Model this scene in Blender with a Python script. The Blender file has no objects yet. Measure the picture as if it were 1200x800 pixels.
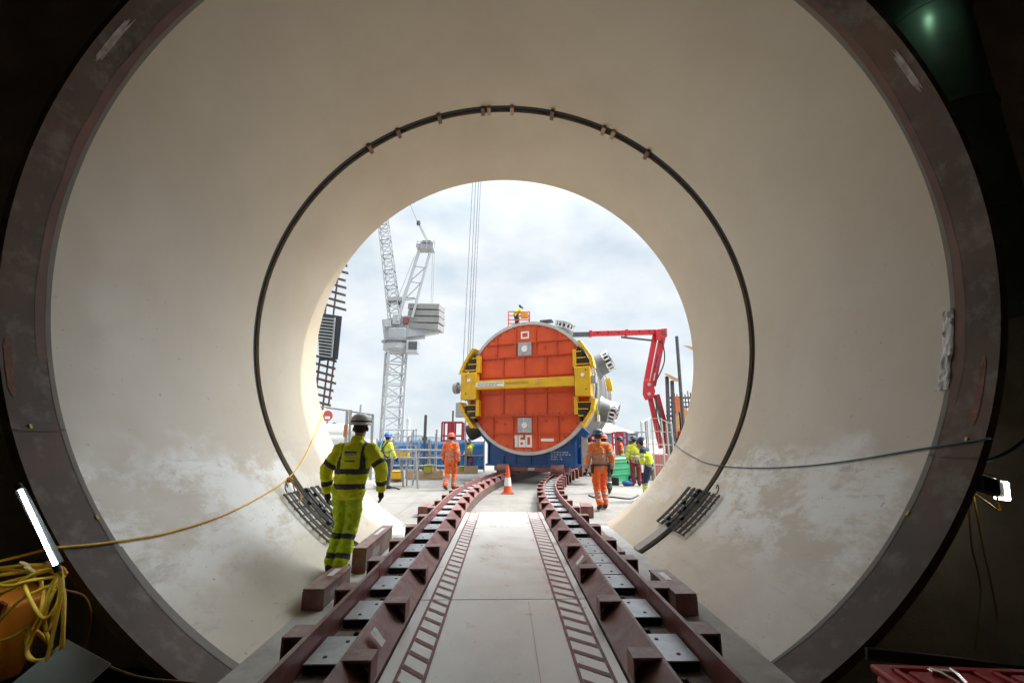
import bpy, bmesh, math, random
from math import sin, cos, pi, radians, sqrt, atan2
from mathutils import Vector, Matrix, noise
random.seed(7)
sc = bpy.context.scene
C = sc.collection

# ------------------------------------------------------------------ camera
F_PX, HOR, VPX, HC = 510.0, 514.0, 590.5, 1.45
PITCH = math.atan((HOR - 400) / F_PX)
YAW = math.atan((600 - VPX) / F_PX * cos(PITCH))
cam_d = bpy.data.cameras.new('camera')
cam = bpy.data.objects.new('camera', cam_d)
C.objects.link(cam)
cam_d.sensor_width = 36.0
cam_d.lens = 36.0 * F_PX / 1200.0
cam_d.clip_start = 0.05
cam_d.clip_end = 3000
cam.location = (0, 0, HC)
cam.rotation_euler = (pi / 2 + PITCH, 0, -YAW)
sc.camera = cam

# ------------------------------------------------------------------ sky and sun
SUN_EL, SUN_AZ = radians(54), radians(12)      # azimuth measured from +X towards +Y
sun_dir = Vector((cos(SUN_EL) * cos(SUN_AZ), cos(SUN_EL) * sin(SUN_AZ), sin(SUN_EL)))
w = bpy.data.worlds.new('World')
sc.world = w
w.use_nodes = True
nt = w.node_tree
nt.nodes.clear()
wo = nt.nodes.new('ShaderNodeOutputWorld')
bg = nt.nodes.new('ShaderNodeBackground')
bg.inputs['Strength'].default_value = 0.092
sky = nt.nodes.new('ShaderNodeTexSky')
sky.sky_type = 'NISHITA'
sky.sun_disc = False
sky.sun_elevation = SUN_EL
sky.sun_rotation = pi / 2 - SUN_AZ
sky.air_density = 1.0
sky.dust_density = 1.5
tc = nt.nodes.new('ShaderNodeTexCoord')
mp = nt.nodes.new('ShaderNodeMapping')
mp.inputs['Scale'].default_value = (1.0, 1.0, 1.9)
n1 = nt.nodes.new('ShaderNodeTexNoise')
n1.inputs['Scale'].default_value = 3.4
n1.inputs['Detail'].default_value = 9
n1.inputs['Roughness'].default_value = 0.58
n1.inputs['Distortion'].default_value = 0.35
cr = nt.nodes.new('ShaderNodeValToRGB')
cr.color_ramp.elements[0].position = 0.36
cr.color_ramp.elements[0].color = (0.8, 0.8, 0.8, 1)
cr.color_ramp.elements[1].position = 0.62
cr.color_ramp.elements[1].color = (1, 1, 1, 1)
n2 = nt.nodes.new('ShaderNodeTexNoise')
n2.inputs['Scale'].default_value = 5.5
n2.inputs['Detail'].default_value = 7
cr2 = nt.nodes.new('ShaderNodeValToRGB')
cr2.color_ramp.elements[0].position = 0.3
cr2.color_ramp.elements[0].color = (4.6, 5.3, 5.8, 1)
cr2.color_ramp.elements[1].position = 0.7
cr2.color_ramp.elements[1].color = (6.9, 7.1, 7.2, 1)
mx = nt.nodes.new('ShaderNodeMix')
mx.data_type = 'RGBA'
L = nt.links.new
L(tc.outputs['Generated'], mp.inputs['Vector'])
L(mp.outputs['Vector'], n1.inputs['Vector'])
L(mp.outputs['Vector'], n2.inputs['Vector'])
L(n1.outputs['Fac'], cr.inputs['Fac'])
L(n2.outputs['Fac'], cr2.inputs['Fac'])
L(cr.outputs['Color'], mx.inputs[0])
L(sky.outputs['Color'], mx.inputs[6])
L(cr2.outputs['Color'], mx.inputs[7])
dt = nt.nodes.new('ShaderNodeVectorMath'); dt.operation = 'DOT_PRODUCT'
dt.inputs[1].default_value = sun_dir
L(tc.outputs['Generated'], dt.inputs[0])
au = nt.nodes.new('ShaderNodeMapRange'); au.interpolation_type = 'SMOOTHSTEP'  # brighter sky round the sun, added out of view to light the tunnel walls
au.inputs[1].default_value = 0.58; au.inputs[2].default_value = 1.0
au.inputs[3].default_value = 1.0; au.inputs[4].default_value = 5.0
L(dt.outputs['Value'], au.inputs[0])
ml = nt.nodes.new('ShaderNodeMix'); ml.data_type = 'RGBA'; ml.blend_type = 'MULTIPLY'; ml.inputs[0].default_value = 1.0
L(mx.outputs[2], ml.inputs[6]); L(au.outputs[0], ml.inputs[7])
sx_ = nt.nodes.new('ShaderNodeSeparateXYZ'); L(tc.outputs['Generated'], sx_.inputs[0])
ze = nt.nodes.new('ShaderNodeMapRange'); ze.interpolation_type = 'SMOOTHSTEP'     # overcast sky overhead, raised out of view to light the tunnel floor
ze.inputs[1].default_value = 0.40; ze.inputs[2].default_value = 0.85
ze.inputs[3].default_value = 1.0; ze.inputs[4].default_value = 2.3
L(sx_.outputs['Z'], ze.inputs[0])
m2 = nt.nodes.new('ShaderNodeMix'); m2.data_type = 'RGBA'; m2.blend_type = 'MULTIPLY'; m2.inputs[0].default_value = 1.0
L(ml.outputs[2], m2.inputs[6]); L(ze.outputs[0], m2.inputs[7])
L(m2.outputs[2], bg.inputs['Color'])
L(bg.outputs['Background'], wo.inputs['Surface'])

sd = bpy.data.lights.new('sun', 'SUN')
sd.energy = 2.1
sd.angle = radians(1.5)
sd.color = (1.0, 0.94, 0.85)
sun = bpy.data.objects.new('sun', sd)
C.objects.link(sun)
sun.rotation_euler = (-sun_dir).to_track_quat('-Z', 'Y').to_euler()
sun.location = (20, 20, 40)

sc.view_settings.view_transform = 'Standard'
sc.view_settings.look = 'None'
sc.view_settings.gamma = 1
sc.view_settings.exposure = 0.72
sc.view_settings.use_curve_mapping = False
sc.render.engine = 'CYCLES'
sc.cycles.max_bounces = 14
sc.cycles.diffuse_bounces = 8
sc.cycles.use_denoising = True

# ------------------------------------------------------------------ helpers
_th, _yw = PITCH, YAW
def ray(x, y):
    a, b, c = x - 600.0, F_PX, -(y - 400.0)
    b, c = cos(_th) * b - sin(_th) * c, sin(_th) * b + cos(_th) * c
    return Vector((cos(_yw) * a + sin(_yw) * b, -sin(_yw) * a + cos(_yw) * b, c))
def G(x, y, z=0.0):
    v = ray(x, y); return v * ((z - HC) / v.z) + Vector((0, 0, HC))
def P(x, y, Y):
    v = ray(x, y); return v * (Y / v.y) + Vector((0, 0, HC))

class MB:
    """collects shapes, links them as one mesh object"""
    def __init__(s): s.b = bmesh.new(); s.mi = 0
    def _f(s, vs):
        try:
            f = s.b.faces.new(vs); f.material_index = s.mi; return f
        except ValueError: return None
    def quad(s, *pts): return s._f([s.b.verts.new(p) for p in pts])
    def box(s, c, d, m=None, taper=1.0):
        c = Vector(c); hx, hy, hz = d[0] / 2, d[1] / 2, d[2] / 2
        vs = []
        for z, t in ((-hz, 1.0), (hz, taper)):
            for x, y in ((-hx, -hy), (hx, -hy), (hx, hy), (-hx, hy)):
                v = Vector((x * t, y * t, z))
                if m is not None: v = m @ v
                vs.append(s.b.verts.new(c + v))
        for q in ((3, 2, 1, 0), (4, 5, 6, 7), (0, 1, 5, 4), (1, 2, 6, 5), (2, 3, 7, 6), (3, 0, 4, 7)):
            s._f([vs[i] for i in q])
        return s
    def bx(s, x0, x1, y0, y1, z0, z1):
        return s.box(((x0 + x1) / 2, (y0 + y1) / 2, (z0 + z1) / 2), (abs(x1 - x0), abs(y1 - y0), abs(z1 - z0)))
    def bar(s, p, q, wd, ht=None):
        """square bar between two points"""
        p, q = Vector(p), Vector(q); ht = ht or wd
        d = q - p
        if d.length < 1e-6: return s
        return s.box((p + q) / 2, (wd, ht, d.length), d.to_track_quat('Z', 'Y').to_matrix())
    def tube(s, pts, r, n=8, cap=True, r2=None):
        pts = [Vector(p) for p in pts]
        rings = []
        ref = None
        for i, p in enumerate(pts):
            t = (pts[min(i + 1, len(pts) - 1)] - pts[max(i - 1, 0)])
            if t.length < 1e-9: t = Vector((0, 0, 1))
            t.normalize()
            if ref is None:
                ref = t.orthogonal().normalized()
            ref = (ref - t * ref.dot(t))
            if ref.length < 1e-6: ref = t.orthogonal()
            ref.normalize()
            u = t.cross(ref)
            rr = r if r2 is None else r + (r2 - r) * i / max(1, len(pts) - 1)
            rings.append([s.b.verts.new(p + (ref * cos(2 * pi * k / n) + u * sin(2 * pi * k / n)) * rr) for k in range(n)])
        for a, b in zip(rings, rings[1:]):
            for k in range(n):
                s._f([a[k], a[(k + 1) % n], b[(k + 1) % n], b[k]])
        if cap:
            s._f(rings[0][::-1]); s._f(rings[-1])
        return s
    def lathe(s, prof, n=32, o=(0, 0, 0), m=None, closed=False):
        """prof: list of (radius, height) turned about local z"""
        o = Vector(o); rings = []
        for r, z in prof:
            ring = []
            for k in range(n):
                v = Vector((r * cos(2 * pi * k / n), r * sin(2 * pi * k / n), z))
                if m is not None: v = m @ v
                ring.append(s.b.verts.new(o + v))
            rings.append(ring)
        pr = list(zip(rings, rings[1:]))
        if closed: pr.append((rings[-1], rings[0]))
        for a, b in pr:
            for k in range(n):
                s._f([a[k], a[(k + 1) % n], b[(k + 1) % n], b[k]])
        if not closed:
            if prof[0][0] > 1e-6: s._f(rings[0][::-1])
            if prof[-1][0] > 1e-6: s._f(rings[-1])
        return s
    def prism(s, poly, a, b, f):
        """polygon (u,v) extruded between depth a and b; f(u,v,w)->point"""
        A = [s.b.verts.new(f(u, v, a)) for u, v in poly]
        B = [s.b.verts.new(f(u, v, b)) for u, v in poly]
        s._f(A[::-1]); s._f(B)
        n = len(poly)
        for k in range(n): s._f([A[k], A[(k + 1) % n], B[(k + 1) % n], B[k]])
        return s
    def ball(s, c, r, n=10):
        c = Vector(c)
        if not hasattr(r, '__len__'): r = (r, r, r)
        rings = []
        for i in range(1, n // 2 + 1):
            t = pi * i / (n // 2 + 1)
            rings.append([s.b.verts.new(c + Vector((r[0] * sin(t) * cos(2 * pi * k / n), r[1] * sin(t) * sin(2 * pi * k / n), r[2] * cos(t)))) for k in range(n)])
        top = s.b.verts.new(c + Vector((0, 0, r[2]))); bot = s.b.verts.new(c - Vector((0, 0, r[2])))
        for k in range(n):
            s._f([top, rings[0][k], rings[0][(k + 1) % n]])
            s._f([bot, rings[-1][(k + 1) % n], rings[-1][k]])
        for a, b in zip(rings, rings[1:]):
            for k in range(n): s._f([a[k], b[k], b[(k + 1) % n], a[(k + 1) % n]])
        return s
    def build(s, name, mats, parent=None, bevel=0, smooth=False, world=False, weld=False):
        bmesh.ops.recalc_face_normals(s.b, faces=s.b.faces)
        me = bpy.data.meshes.new(name)
        if world and parent is not None:       # shapes were given in world space
            for v in s.b.verts: v.co -= parent.location
        s.b.to_mesh(me); s.b.free()
        o = bpy.data.objects.new(name, me)
        C.objects.link(o)
        for m in (mats if isinstance(mats, (list, tuple)) else [mats]): me.materials.append(m)
        if parent is not None: o.parent = parent
        if smooth:
            me.polygons.foreach_set('use_smooth', [True] * len(me.polygons))
            if smooth != 'all':
                try: me.set_sharp_from_angle(angle=radians(smooth if smooth is not True else 40))
                except Exception: pass
        if bevel:
            md = o.modifiers.new('bevel', 'BEVEL'); md.width = bevel; md.segments = 2; md.limit_method = 'ANGLE'
        return o

def tag(o, label, cat=None, group=None, kind=None):
    if label: o['label'] = label
    if cat: o['category'] = cat
    if group: o['group'] = group
    if kind: o['kind'] = kind
    return o
def thing(name, label, cat, loc=(0, 0, 0), rz=0, group=None):
    o = bpy.data.objects.new(name, None)
    C.objects.link(o)
    o.empty_display_size = 0.2
    o.location = loc; o.rotation_euler = (0, 0, rz)
    return tag(o, label, cat, group)
def struct(o): o['kind'] = 'structure'; return o
def children_of(o): return [c for c in bpy.data.objects if c.parent == o]
def copy_tree(o, parent=None):
    c = o.copy(); C.objects.link(c)
    if parent is not None: c.parent = parent
    for ch in children_of(o): copy_tree(ch, c)
    return c
def RZ(a): return Matrix.Rotation(a, 3, 'Z')
def RX(a): return Matrix.Rotation(a, 3, 'X')
def RY(a): return Matrix.Rotation(a, 3, 'Y')

# ------------------------------------------------------------------ materials
def mat(name, col, rough=0.6, metal=0.0, var=0.12, scale=4.0, bump=0.0, bscale=40.0, spec=0.5, dirt=None, dscale=2.0, damt=0.5, emit=0, stretch=None):
    m = bpy.data.materials.new(name); m.use_nodes = True
    n = m.node_tree.nodes; l = m.node_tree.links.new
    b = n['Principled BSDF']
    b.inputs['Roughness'].default_value = rough
    b.inputs['Metallic'].default_value = metal
    b.inputs['Specular IOR Level'].default_value = spec
    t = n.new('ShaderNodeTexCoord')
    vec = t.outputs['Object']
    if stretch:
        q = n.new('ShaderNodeMapping'); q.inputs['Scale'].default_value = stretch
        l(vec, q.inputs['Vector']); vec = q.outputs['Vector']
    t1 = n.new('ShaderNodeTexNoise'); t1.inputs['Scale'].default_value = scale; t1.inputs['Detail'].default_value = 8; t1.inputs['Roughness'].default_value = 0.6
    l(vec, t1.inputs['Vector'])
    r = n.new('ShaderNodeMapRange'); r.inputs[1].default_value = 0.3; r.inputs[2].default_value = 0.7
    r.inputs[3].default_value = 1 - var; r.inputs[4].default_value = 1 + var
    l(t1.outputs['Fac'], r.inputs[0])
    h = n.new('ShaderNodeMix'); h.data_type = 'RGBA'; h.blend_type = 'MULTIPLY'; h.inputs[0].default_value = 1
    h.inputs[6].default_value = (*col, 1)
    l(r.outputs[0], h.inputs[7])
    out = h.outputs[2]
    if dirt:
        t2 = n.new('ShaderNodeTexNoise'); t2.inputs['Scale'].default_value = dscale; t2.inputs['Detail'].default_value = 10; t2.inputs['Roughness'].default_value = 0.7
        l(vec, t2.inputs['Vector'])
        r2 = n.new('ShaderNodeMapRange'); r2.inputs[1].default_value = 0.5; r2.inputs[2].default_value = 0.68; r2.inputs[4].default_value = damt
        l(t2.outputs['Fac'], r2.inputs[0])
        d = n.new('ShaderNodeMix'); d.data_type = 'RGBA'
        l(r2.outputs[0], d.inputs[0]); l(out, d.inputs[6]); d.inputs[7].default_value = (*dirt, 1)
        out = d.outputs[2]
    l(out, b.inputs['Base Color'])
    if bump:
        t3 = n.new('ShaderNodeTexNoise'); t3.inputs['Scale'].default_value = bscale; t3.inputs['Detail'].default_value = 6
        l(vec, t3.inputs['Vector'])
        bp = n.new('ShaderNodeBump'); bp.inputs['Strength'].default_value = bump; bp.inputs['Distance'].default_value = 0.02
        l(t3.outputs['Fac'], bp.inputs['Height']); l(bp.outputs['Normal'], b.inputs['Normal'])
    if emit:
        b.inputs['Emission Color'].default_value = (*col, 1); b.inputs['Emission Strength'].default_value = emit
    return m

M = {}
M['dark_concrete'] = mat('dark_concrete', (0.34, 0.285, 0.225), 0.85, var=0.35, scale=0.9, bump=0.3, dirt=(0.17, 0.135, 0.105), dscale=1.2)
M['facade'] = mat('facade_concrete', (0.42, 0.41, 0.39), 0.85, scale=1)
M['deck'] = mat('deck_concrete', (0.42, 0.40, 0.365), 0.85, var=0.14, scale=1.1, bump=0.25, bscale=60, dirt=(0.25, 0.235, 0.21), dscale=0.55, damt=0.7)
M['plate'] = mat('pale_painted_plate', (0.80, 0.775, 0.72), 0.36, spec=.8, var=0.09, scale=1.6, bump=0.12, bscale=90, dirt=(0.50, 0.47, 0.42), dscale=2.2, damt=0.75, stretch=(1, 0.35, 1))
M['side_floor'] = mat('grey_floor_paint', (0.50, 0.48, 0.44), 0.75, var=0.14, scale=3, bump=0.15, dirt=(0.24, 0.22, 0.2), dscale=2.2)
M['mark'] = mat('maroon_line_paint', (0.25, 0.085, 0.085), 0.65, var=0.25, scale=9, dirt=(0.33, 0.27, 0.25), dscale=9, damt=0.35)
M['joint'] = mat('dark_joint', (0.04, 0.038, 0.035), 0.9)
M['red_steel'] = mat('red_oxide_steel', (0.235, 0.083, 0.08), 0.45, var=0.32, scale=5, bump=0.12, bscale=30, dirt=(0.30, 0.225, 0.20), dscale=3.2, damt=0.8)
M['rail_bed'] = mat('dusty_rail_bed', (0.11, 0.075, 0.062), 0.75, var=0.35, scale=9, dirt=(0.20, 0.17, 0.145), dscale=6, damt=0.7)
M['pad'] = mat('pad_steel', (0.50, 0.53, 0.56), 0.38, metal=0.4, var=0.16, scale=5, dirt=(0.25, 0.24, 0.22), dscale=6, damt=0.5)
M['pad_edge'] = mat('pad_rubber', (0.015, 0.017, 0.02), 0.6)
M['black'] = mat('black_rubber', (0.016, 0.016, 0.017), 0.55)
M['steel'] = mat('galvanised_steel', (0.42, 0.43, 0.44), 0.42, metal=0.7, var=0.2, scale=8)
M['dark_steel'] = mat('dark_steel', (0.10, 0.10, 0.105), 0.5, metal=0.6, var=0.3, scale=8)
M['white_paint'] = mat('white_paint', (0.78, 0.78, 0.76), 0.5, var=0.06)
M['yellow_cable'] = mat('yellow_cable_sheath', (0.92, 0.56, 0.05), 0.5, var=0.15, scale=14)
M['blue_cable'] = mat('blue_cable_sheath', (0.045, 0.10, 0.16), 0.5, var=0.15)
M['wood'] = mat('pale_timber', (0.42, 0.29, 0.18), 0.75, var=0.25, scale=5, stretch=(1, 1, 6))
M['orange_machine'] = mat('orange_enamel', (0.88, 0.30, 0.03), 0.4, var=0.12, dirt=(0.2, 0.1, 0.05), damt=0.5)
M['card'] = mat('grey_board', (0.32, 0.31, 0.31), 0.75)
M['red_case'] = mat('red_plastic', (0.52, 0.02, 0.03), 0.4, var=0.1, scale=6)
M['chrome'] = mat('chrome', (0.7, 0.7, 0.7), 0.2, metal=1.0, var=0.05)
M['green_duct'] = mat('green_sheet_metal', (0.085, 0.125, 0.10), 0.38, metal=0.4, var=0.3, scale=1.5)
M['note'] = mat('yellow_sticker', (0.62, 0.58, 0.05), 0.6)
M['plastic'] = mat('crumpled_grey_film', (0.66, 0.66, 0.67), 0.35, var=0.1, scale=10, bump=0.5, bscale=14)

def floor_mat(name, base, stain, scuff, rough, spec):
    m = bpy.data.materials.new(name); m.use_nodes = True
    n = m.node_tree.nodes; l = m.node_tree.links.new
    b = n['Principled BSDF']; b.inputs['Specular IOR Level'].default_value = spec
    t = n.new('ShaderNodeTexCoord')
    def no(scale, det, ro, st, dist=0):
        q = n.new('ShaderNodeMapping'); q.inputs['Scale'].default_value = st; l(t.outputs['Object'], q.inputs[0])
        k = n.new('ShaderNodeTexNoise'); k.inputs['Scale'].default_value = scale; k.inputs['Detail'].default_value = det
        k.inputs['Roughness'].default_value = ro; k.inputs['Distortion'].default_value = dist; l(q.outputs[0], k.inputs['Vector']); return k.outputs['Fac']
    def rng(x, lo, hi, v0, v1):
        r = n.new('ShaderNodeMapRange'); r.interpolation_type = 'SMOOTHSTEP'
        for i, v in zip((1, 2, 3, 4), (lo, hi, v0, v1)): r.inputs[i].default_value = v
        l(x, r.inputs[0]); return r.outputs[0]
    def mix(f, a_, c_):
        k = n.new('ShaderNodeMix'); k.data_type = 'RGBA'; l(f, k.inputs[0])
        if isinstance(a_, tuple): k.inputs[6].default_value = (*a_, 1)
        else: l(a_, k.inputs[6])
        k.inputs[7].default_value = (*c_, 1); return k.outputs[2]
    c = mix(rng(no(1.1, 8, .6, (1, .5, 1)), .42, .66, 0, .8), base, stain)
    c = mix(rng(no(7, 10, .75, (1, .22, 1), .7), .58, .68, 0, .55), c, scuff)
    c = mix(rng(no(5, 9, .7, (.5, 1, 1), 1.8), .62, .70, 0, .45), c, scuff)
    c = mix(rng(no(70, 2, .5, (1, 1, 1)), .68, .74, 0, .75), c, tuple(v * .45 for v in scuff))
    l(c, b.inputs['Base Color'])
    l(rng(no(3, 7, .6, (1, 1, 1)), .3, .7, rough * .75, rough * 1.4), b.inputs['Roughness'])
    bp = n.new('ShaderNodeBump'); bp.inputs['Strength'].default_value = .12; bp.inputs['Distance'].default_value = .02
    l(no(45, 6, .6, (1, 1, 1)), bp.inputs['Height']); l(bp.outputs['Normal'], b.inputs['Normal'])
    return m
M['plate'] = floor_mat('scuffed_pale_floor', (0.83, 0.81, 0.755), (0.68, 0.65, 0.59), (0.47, 0.44, 0.39), .34, .8)
M['deck'] = floor_mat('site_deck_concrete', (0.265, 0.25, 0.225), (0.205, 0.19, 0.17), (0.14, 0.13, 0.115), .8, .4)

# settled dust on upward faces of the painted steel
def dusty(m, dust, amt):
    n = m.node_tree.nodes; l = m.node_tree.links.new; b = n['Principled BSDF']
    src = b.inputs['Base Color'].links[0].from_socket
    g = n.new('ShaderNodeNewGeometry'); s_ = n.new('ShaderNodeSeparateXYZ'); l(g.outputs['Normal'], s_.inputs[0])
    r = n.new('ShaderNodeMapRange'); r.inputs[1].default_value = .55; r.inputs[2].default_value = .95; r.inputs[4].default_value = amt
    l(s_.outputs['Z'], r.inputs[0])
    t = n.new('ShaderNodeTexCoord'); k = n.new('ShaderNodeTexNoise'); k.inputs['Scale'].default_value = 7; k.inputs['Detail'].default_value = 9; k.inputs['Roughness'].default_value = .7
    l(t.outputs['Object'], k.inputs[0])
    r2 = n.new('ShaderNodeMapRange'); r2.inputs[1].default_value = .38; r2.inputs[2].default_value = .64; l(k.outputs['Fac'], r2.inputs[0])
    q = n.new('ShaderNodeMath'); q.operation = 'MULTIPLY'; l(r.outputs[0], q.inputs[0]); l(r2.outputs[0], q.inputs[1])
    x = n.new('ShaderNodeMix'); x.data_type = 'RGBA'; l(q.outputs[0], x.inputs[0]); l(src, x.inputs[6]); x.inputs[7].default_value = (*dust, 1)
    l(x.outputs[2], b.inputs['Base Color'])
dusty(M['red_steel'], (.40, .31, .27), .75)
dusty(M['rail_bed'], (.33, .29, .25), .8)
dusty(M['pad'], (.42, .40, .37), .5)

# cream steel lining with scuffs, dusty white smears low down
def lining_mat(name, smear, zc_=3.37):
    m = bpy.data.materials.new(name); m.use_nodes = True
    n = m.node_tree.nodes; l = m.node_tree.links.new
    b = n['Principled BSDF']; b.inputs['Roughness'].default_value = 0.5
    b.inputs['Specular IOR Level'].default_value = 0.8
    t = n.new('ShaderNodeTexCoord'); sp = n.new('ShaderNodeSeparateXYZ'); l(t.outputs['Object'], sp.inputs[0])
    def no(scale, det=8, ro=0.6, st=None, dist=0):
        v = t.outputs['Object']
        if st:
            q = n.new('ShaderNodeMapping'); q.inputs['Scale'].default_value = st; l(v, q.inputs[0]); v = q.outputs[0]
        k = n.new('ShaderNodeTexNoise'); k.inputs['Scale'].default_value = scale; k.inputs['Detail'].default_value = det
        k.inputs['Roughness'].default_value = ro; k.inputs['Distortion'].default_value = dist; l(v, k.inputs['Vector']); return k.outputs['Fac']
    def rng(x, a, c, d, e):
        r = n.new('ShaderNodeMapRange'); r.interpolation_type = 'SMOOTHSTEP'
        for i, v in zip((1, 2, 3, 4), (a, c, d, e)): r.inputs[i].default_value = v
        l(x, r.inputs[0]); return r.outputs[0]
    def mul(x, y):
        k = n.new('ShaderNodeMath'); k.operation = 'MULTIPLY'; l(x, k.inputs[0])
        if hasattr(y, 'default_value'): l(y, k.inputs[1])
        else: k.inputs[1].default_value = y
        return k.outputs[0]
    def mix(fac, a, c):
        k = n.new('ShaderNodeMix'); k.data_type = 'RGBA'; l(fac, k.inputs[0])
        if isinstance(a, tuple): k.inputs[6].default_value = (*a, 1)
        else: l(a, k.inputs[6])
        k.inputs[7].default_value = (*c, 1); return k.outputs[2]
    c = mix(rng(no(0.7, 6), 0.3, 0.7, 0, 1), (0.60, 0.52, 0.39), (0.54, 0.46, 0.335))
    # dusty white smears on the lower flanks (object z is measured from the tube axis)
    zw = n.new('ShaderNodeMath'); zw.operation = 'MULTIPLY_ADD'; l(no(0.9, 5, .55, None, .4), zw.inputs[0]); zw.inputs[1].default_value = 1.5; l(sp.outputs['Z'], zw.inputs[2])
    low = rng(zw.outputs[0], -1.45, -1.1, 1, 0)
    base_gate = rng(sp.outputs['Z'], -3.3, -2.9, 0.15, 1)
    pat = rng(no(1.3, 15, 0.74, (1, .6, 1), 0.15), 0.44, 0.57, 0, 1)
    c = mix(mul(mul(mul(pat, low), base_gate), 0.92 * smear), c, (0.86, 0.845, 0.80))
    scr = rng(no(3.4, 12, 0.78, (1.0, 0.4, 1.0), 0.3), 0.56, 0.64, 0, 1)
    c = mix(mul(mul(scr, low), 0.7), c, (0.42, 0.375, 0.30))
    fin = rng(no(10.0, 9, 0.72, (1.0, 0.14, 1.0), .2), 0.57, 0.66, 0, 1)
    c = mix(mul(mul(fin, low), 0.5), c, (0.46, 0.42, 0.35))
    spk = rng(no(17, 3, 0.5), 0.70, 0.74, 0, 1)
    c = mix(mul(mul(spk, rng(sp.outputs['Z'], -1.6, 0.6, 1, 0.12)), 0.7), c, (0.22, 0.19, 0.16))
    # faint drips and roller texture up the walls
    c = mix(mul(rng(no(2.2, 8, 0.7, (1, 1.4, 0.25)), 0.55, 0.75, 0, 1), 0.35), c, (0.56, 0.475, 0.345))
    l(c, b.inputs['Base Color'])
    r = n.new('ShaderNodeMapRange'); r.inputs[3].default_value = 0.30; r.inputs[4].default_value = 0.55
    l(no(2.5), r.inputs[0]); l(r.outputs[0], b.inputs['Roughness'])
    bp = n.new('ShaderNodeBump'); bp.inputs['Strength'].default_value = 0.12; bp.inputs['Distance'].default_value = 0.02
    l(no(5, 6), bp.inputs['Height']); l(bp.outputs['Normal'], b.inputs['Normal'])
    return m
M['lining'] = lining_mat('cream_tunnel_paint', 1.0)
M['lining_far'] = lining_mat('cream_tunnel_paint_outer', 0.35)

# bare primed steel of the end ring: brown, grey and pinkish bands, rust
def ring_mat():
    m = bpy.data.materials.new('brown_primer_steel'); m.use_nodes = True
    n = m.node_tree.nodes; l = m.node_tree.links.new
    b = n['Principled BSDF']; b.inputs['Roughness'].default_value = 0.6; b.inputs['Specular IOR Level'].default_value = 0.25
    t = n.new('ShaderNodeTexCoord')
    a = n.new('ShaderNodeTexNoise'); a.inputs['Scale'].default_value = 0.9; a.inputs['Detail'].default_value = 9; a.inputs['Roughness'].default_value = 0.62
    l(t.outputs['Object'], a.inputs[0])
    r = n.new('ShaderNodeValToRGB'); e = r.color_ramp.elements
    e[0].position = 0.3; e[0].color = (0.060, 0.047, 0.040, 1); e[1].position = 0.72; e[1].color = (0.17, 0.10, 0.07, 1)
    k = e.new(0.5); k.color = (0.11, 0.080, 0.064, 1)
    l(a.outputs['Fac'], r.inputs[0])
    a2 = n.new('ShaderNodeTexNoise'); a2.inputs['Scale'].default_value = 4; a2.inputs['Detail'].default_value = 10; a2.inputs['Roughness'].default_value = 0.7
    l(t.outputs['Object'], a2.inputs[0])
    r2 = n.new('ShaderNodeMapRange'); r2.inputs[1].default_value = 0.50; r2.inputs[2].default_value = 0.70; r2.inputs[4].default_value = 0.75
    l(a2.outputs['Fac'], r2.inputs[0])
    x = n.new('ShaderNodeMix'); x.data_type = 'RGBA'; l(r2.outputs[0], x.inputs[0]); l(r.outputs[0], x.inputs[6]); x.inputs[7].default_value = (0.24, 0.215, 0.19, 1)
    l(x.outputs[2], b.inputs['Base Color'])
    bp = n.new('ShaderNodeBump'); bp.inputs['Strength'].default_value = 0.15; bp.inputs['Distance'].default_value = 0.02
    l(a2.outputs['Fac'], bp.inputs['Height']); l(bp.outputs['Normal'], b.inputs['Normal'])
    return m
M['ring'] = ring_mat()
M['band_grey'] = mat('grey_primer_band', (0.22, 0.20, 0.17), 0.65, var=0.12, scale=3)
M['band_pink'] = mat('pinkish_primer_band', (0.17, 0.09, 0.07), 0.65, var=0.25, scale=2)
M['rust'] = mat('rust_patch', (0.21, 0.105, 0.07), 0.8, var=0.35, scale=9, bump=0.3)
M['ground_weld'] = mat('ground_steel_patch', (0.40, 0.36, 0.33), 0.5, var=0.45, scale=12, bump=0.3)
# ================================================================== SETTING
GZ = -0.2                                   # level of the deck outside
CX, CZ, TR = 0.04, 3.37, 4.1                # tunnel axis and radius
Y0, YP, YS, Y1 = 3.33, 3.72, 7.0, 9.3       # near end, paint edge, seam, far end
def ring_pt(a, y, r=TR): return Vector((CX + r * cos(a), y, CZ + r * sin(a)))

# ground outside, one sheet to the horizon
b = MB()
b.quad((-900, Y1 - 0.35, GZ), (900, Y1 - 0.35, GZ), (900, 1800, GZ), (-900, 1800, GZ))
struct(b.build('ground', M['deck']))
# saw-cut joints in the deck
b = MB()
for y in (12.2, 15.8, 19.4, 23.0, 26.6):
    b.quad((-14, y, GZ + .004), (16, y, GZ + .004), (16, y + .025, GZ + .004), (-14, y + .025, GZ + .004))
for x in (-6.2, -2.4, 5.6, 9.4):
    b.quad((x, Y1 + .05, GZ + .008), (x + .02, Y1 + .05, GZ + .008), (x + .02, 30, GZ + .008), (x, 30, GZ + .008))
struct(b.build('deck_joints', mat('saw_cut', (0.25, 0.24, 0.22), 0.9)))
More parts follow.
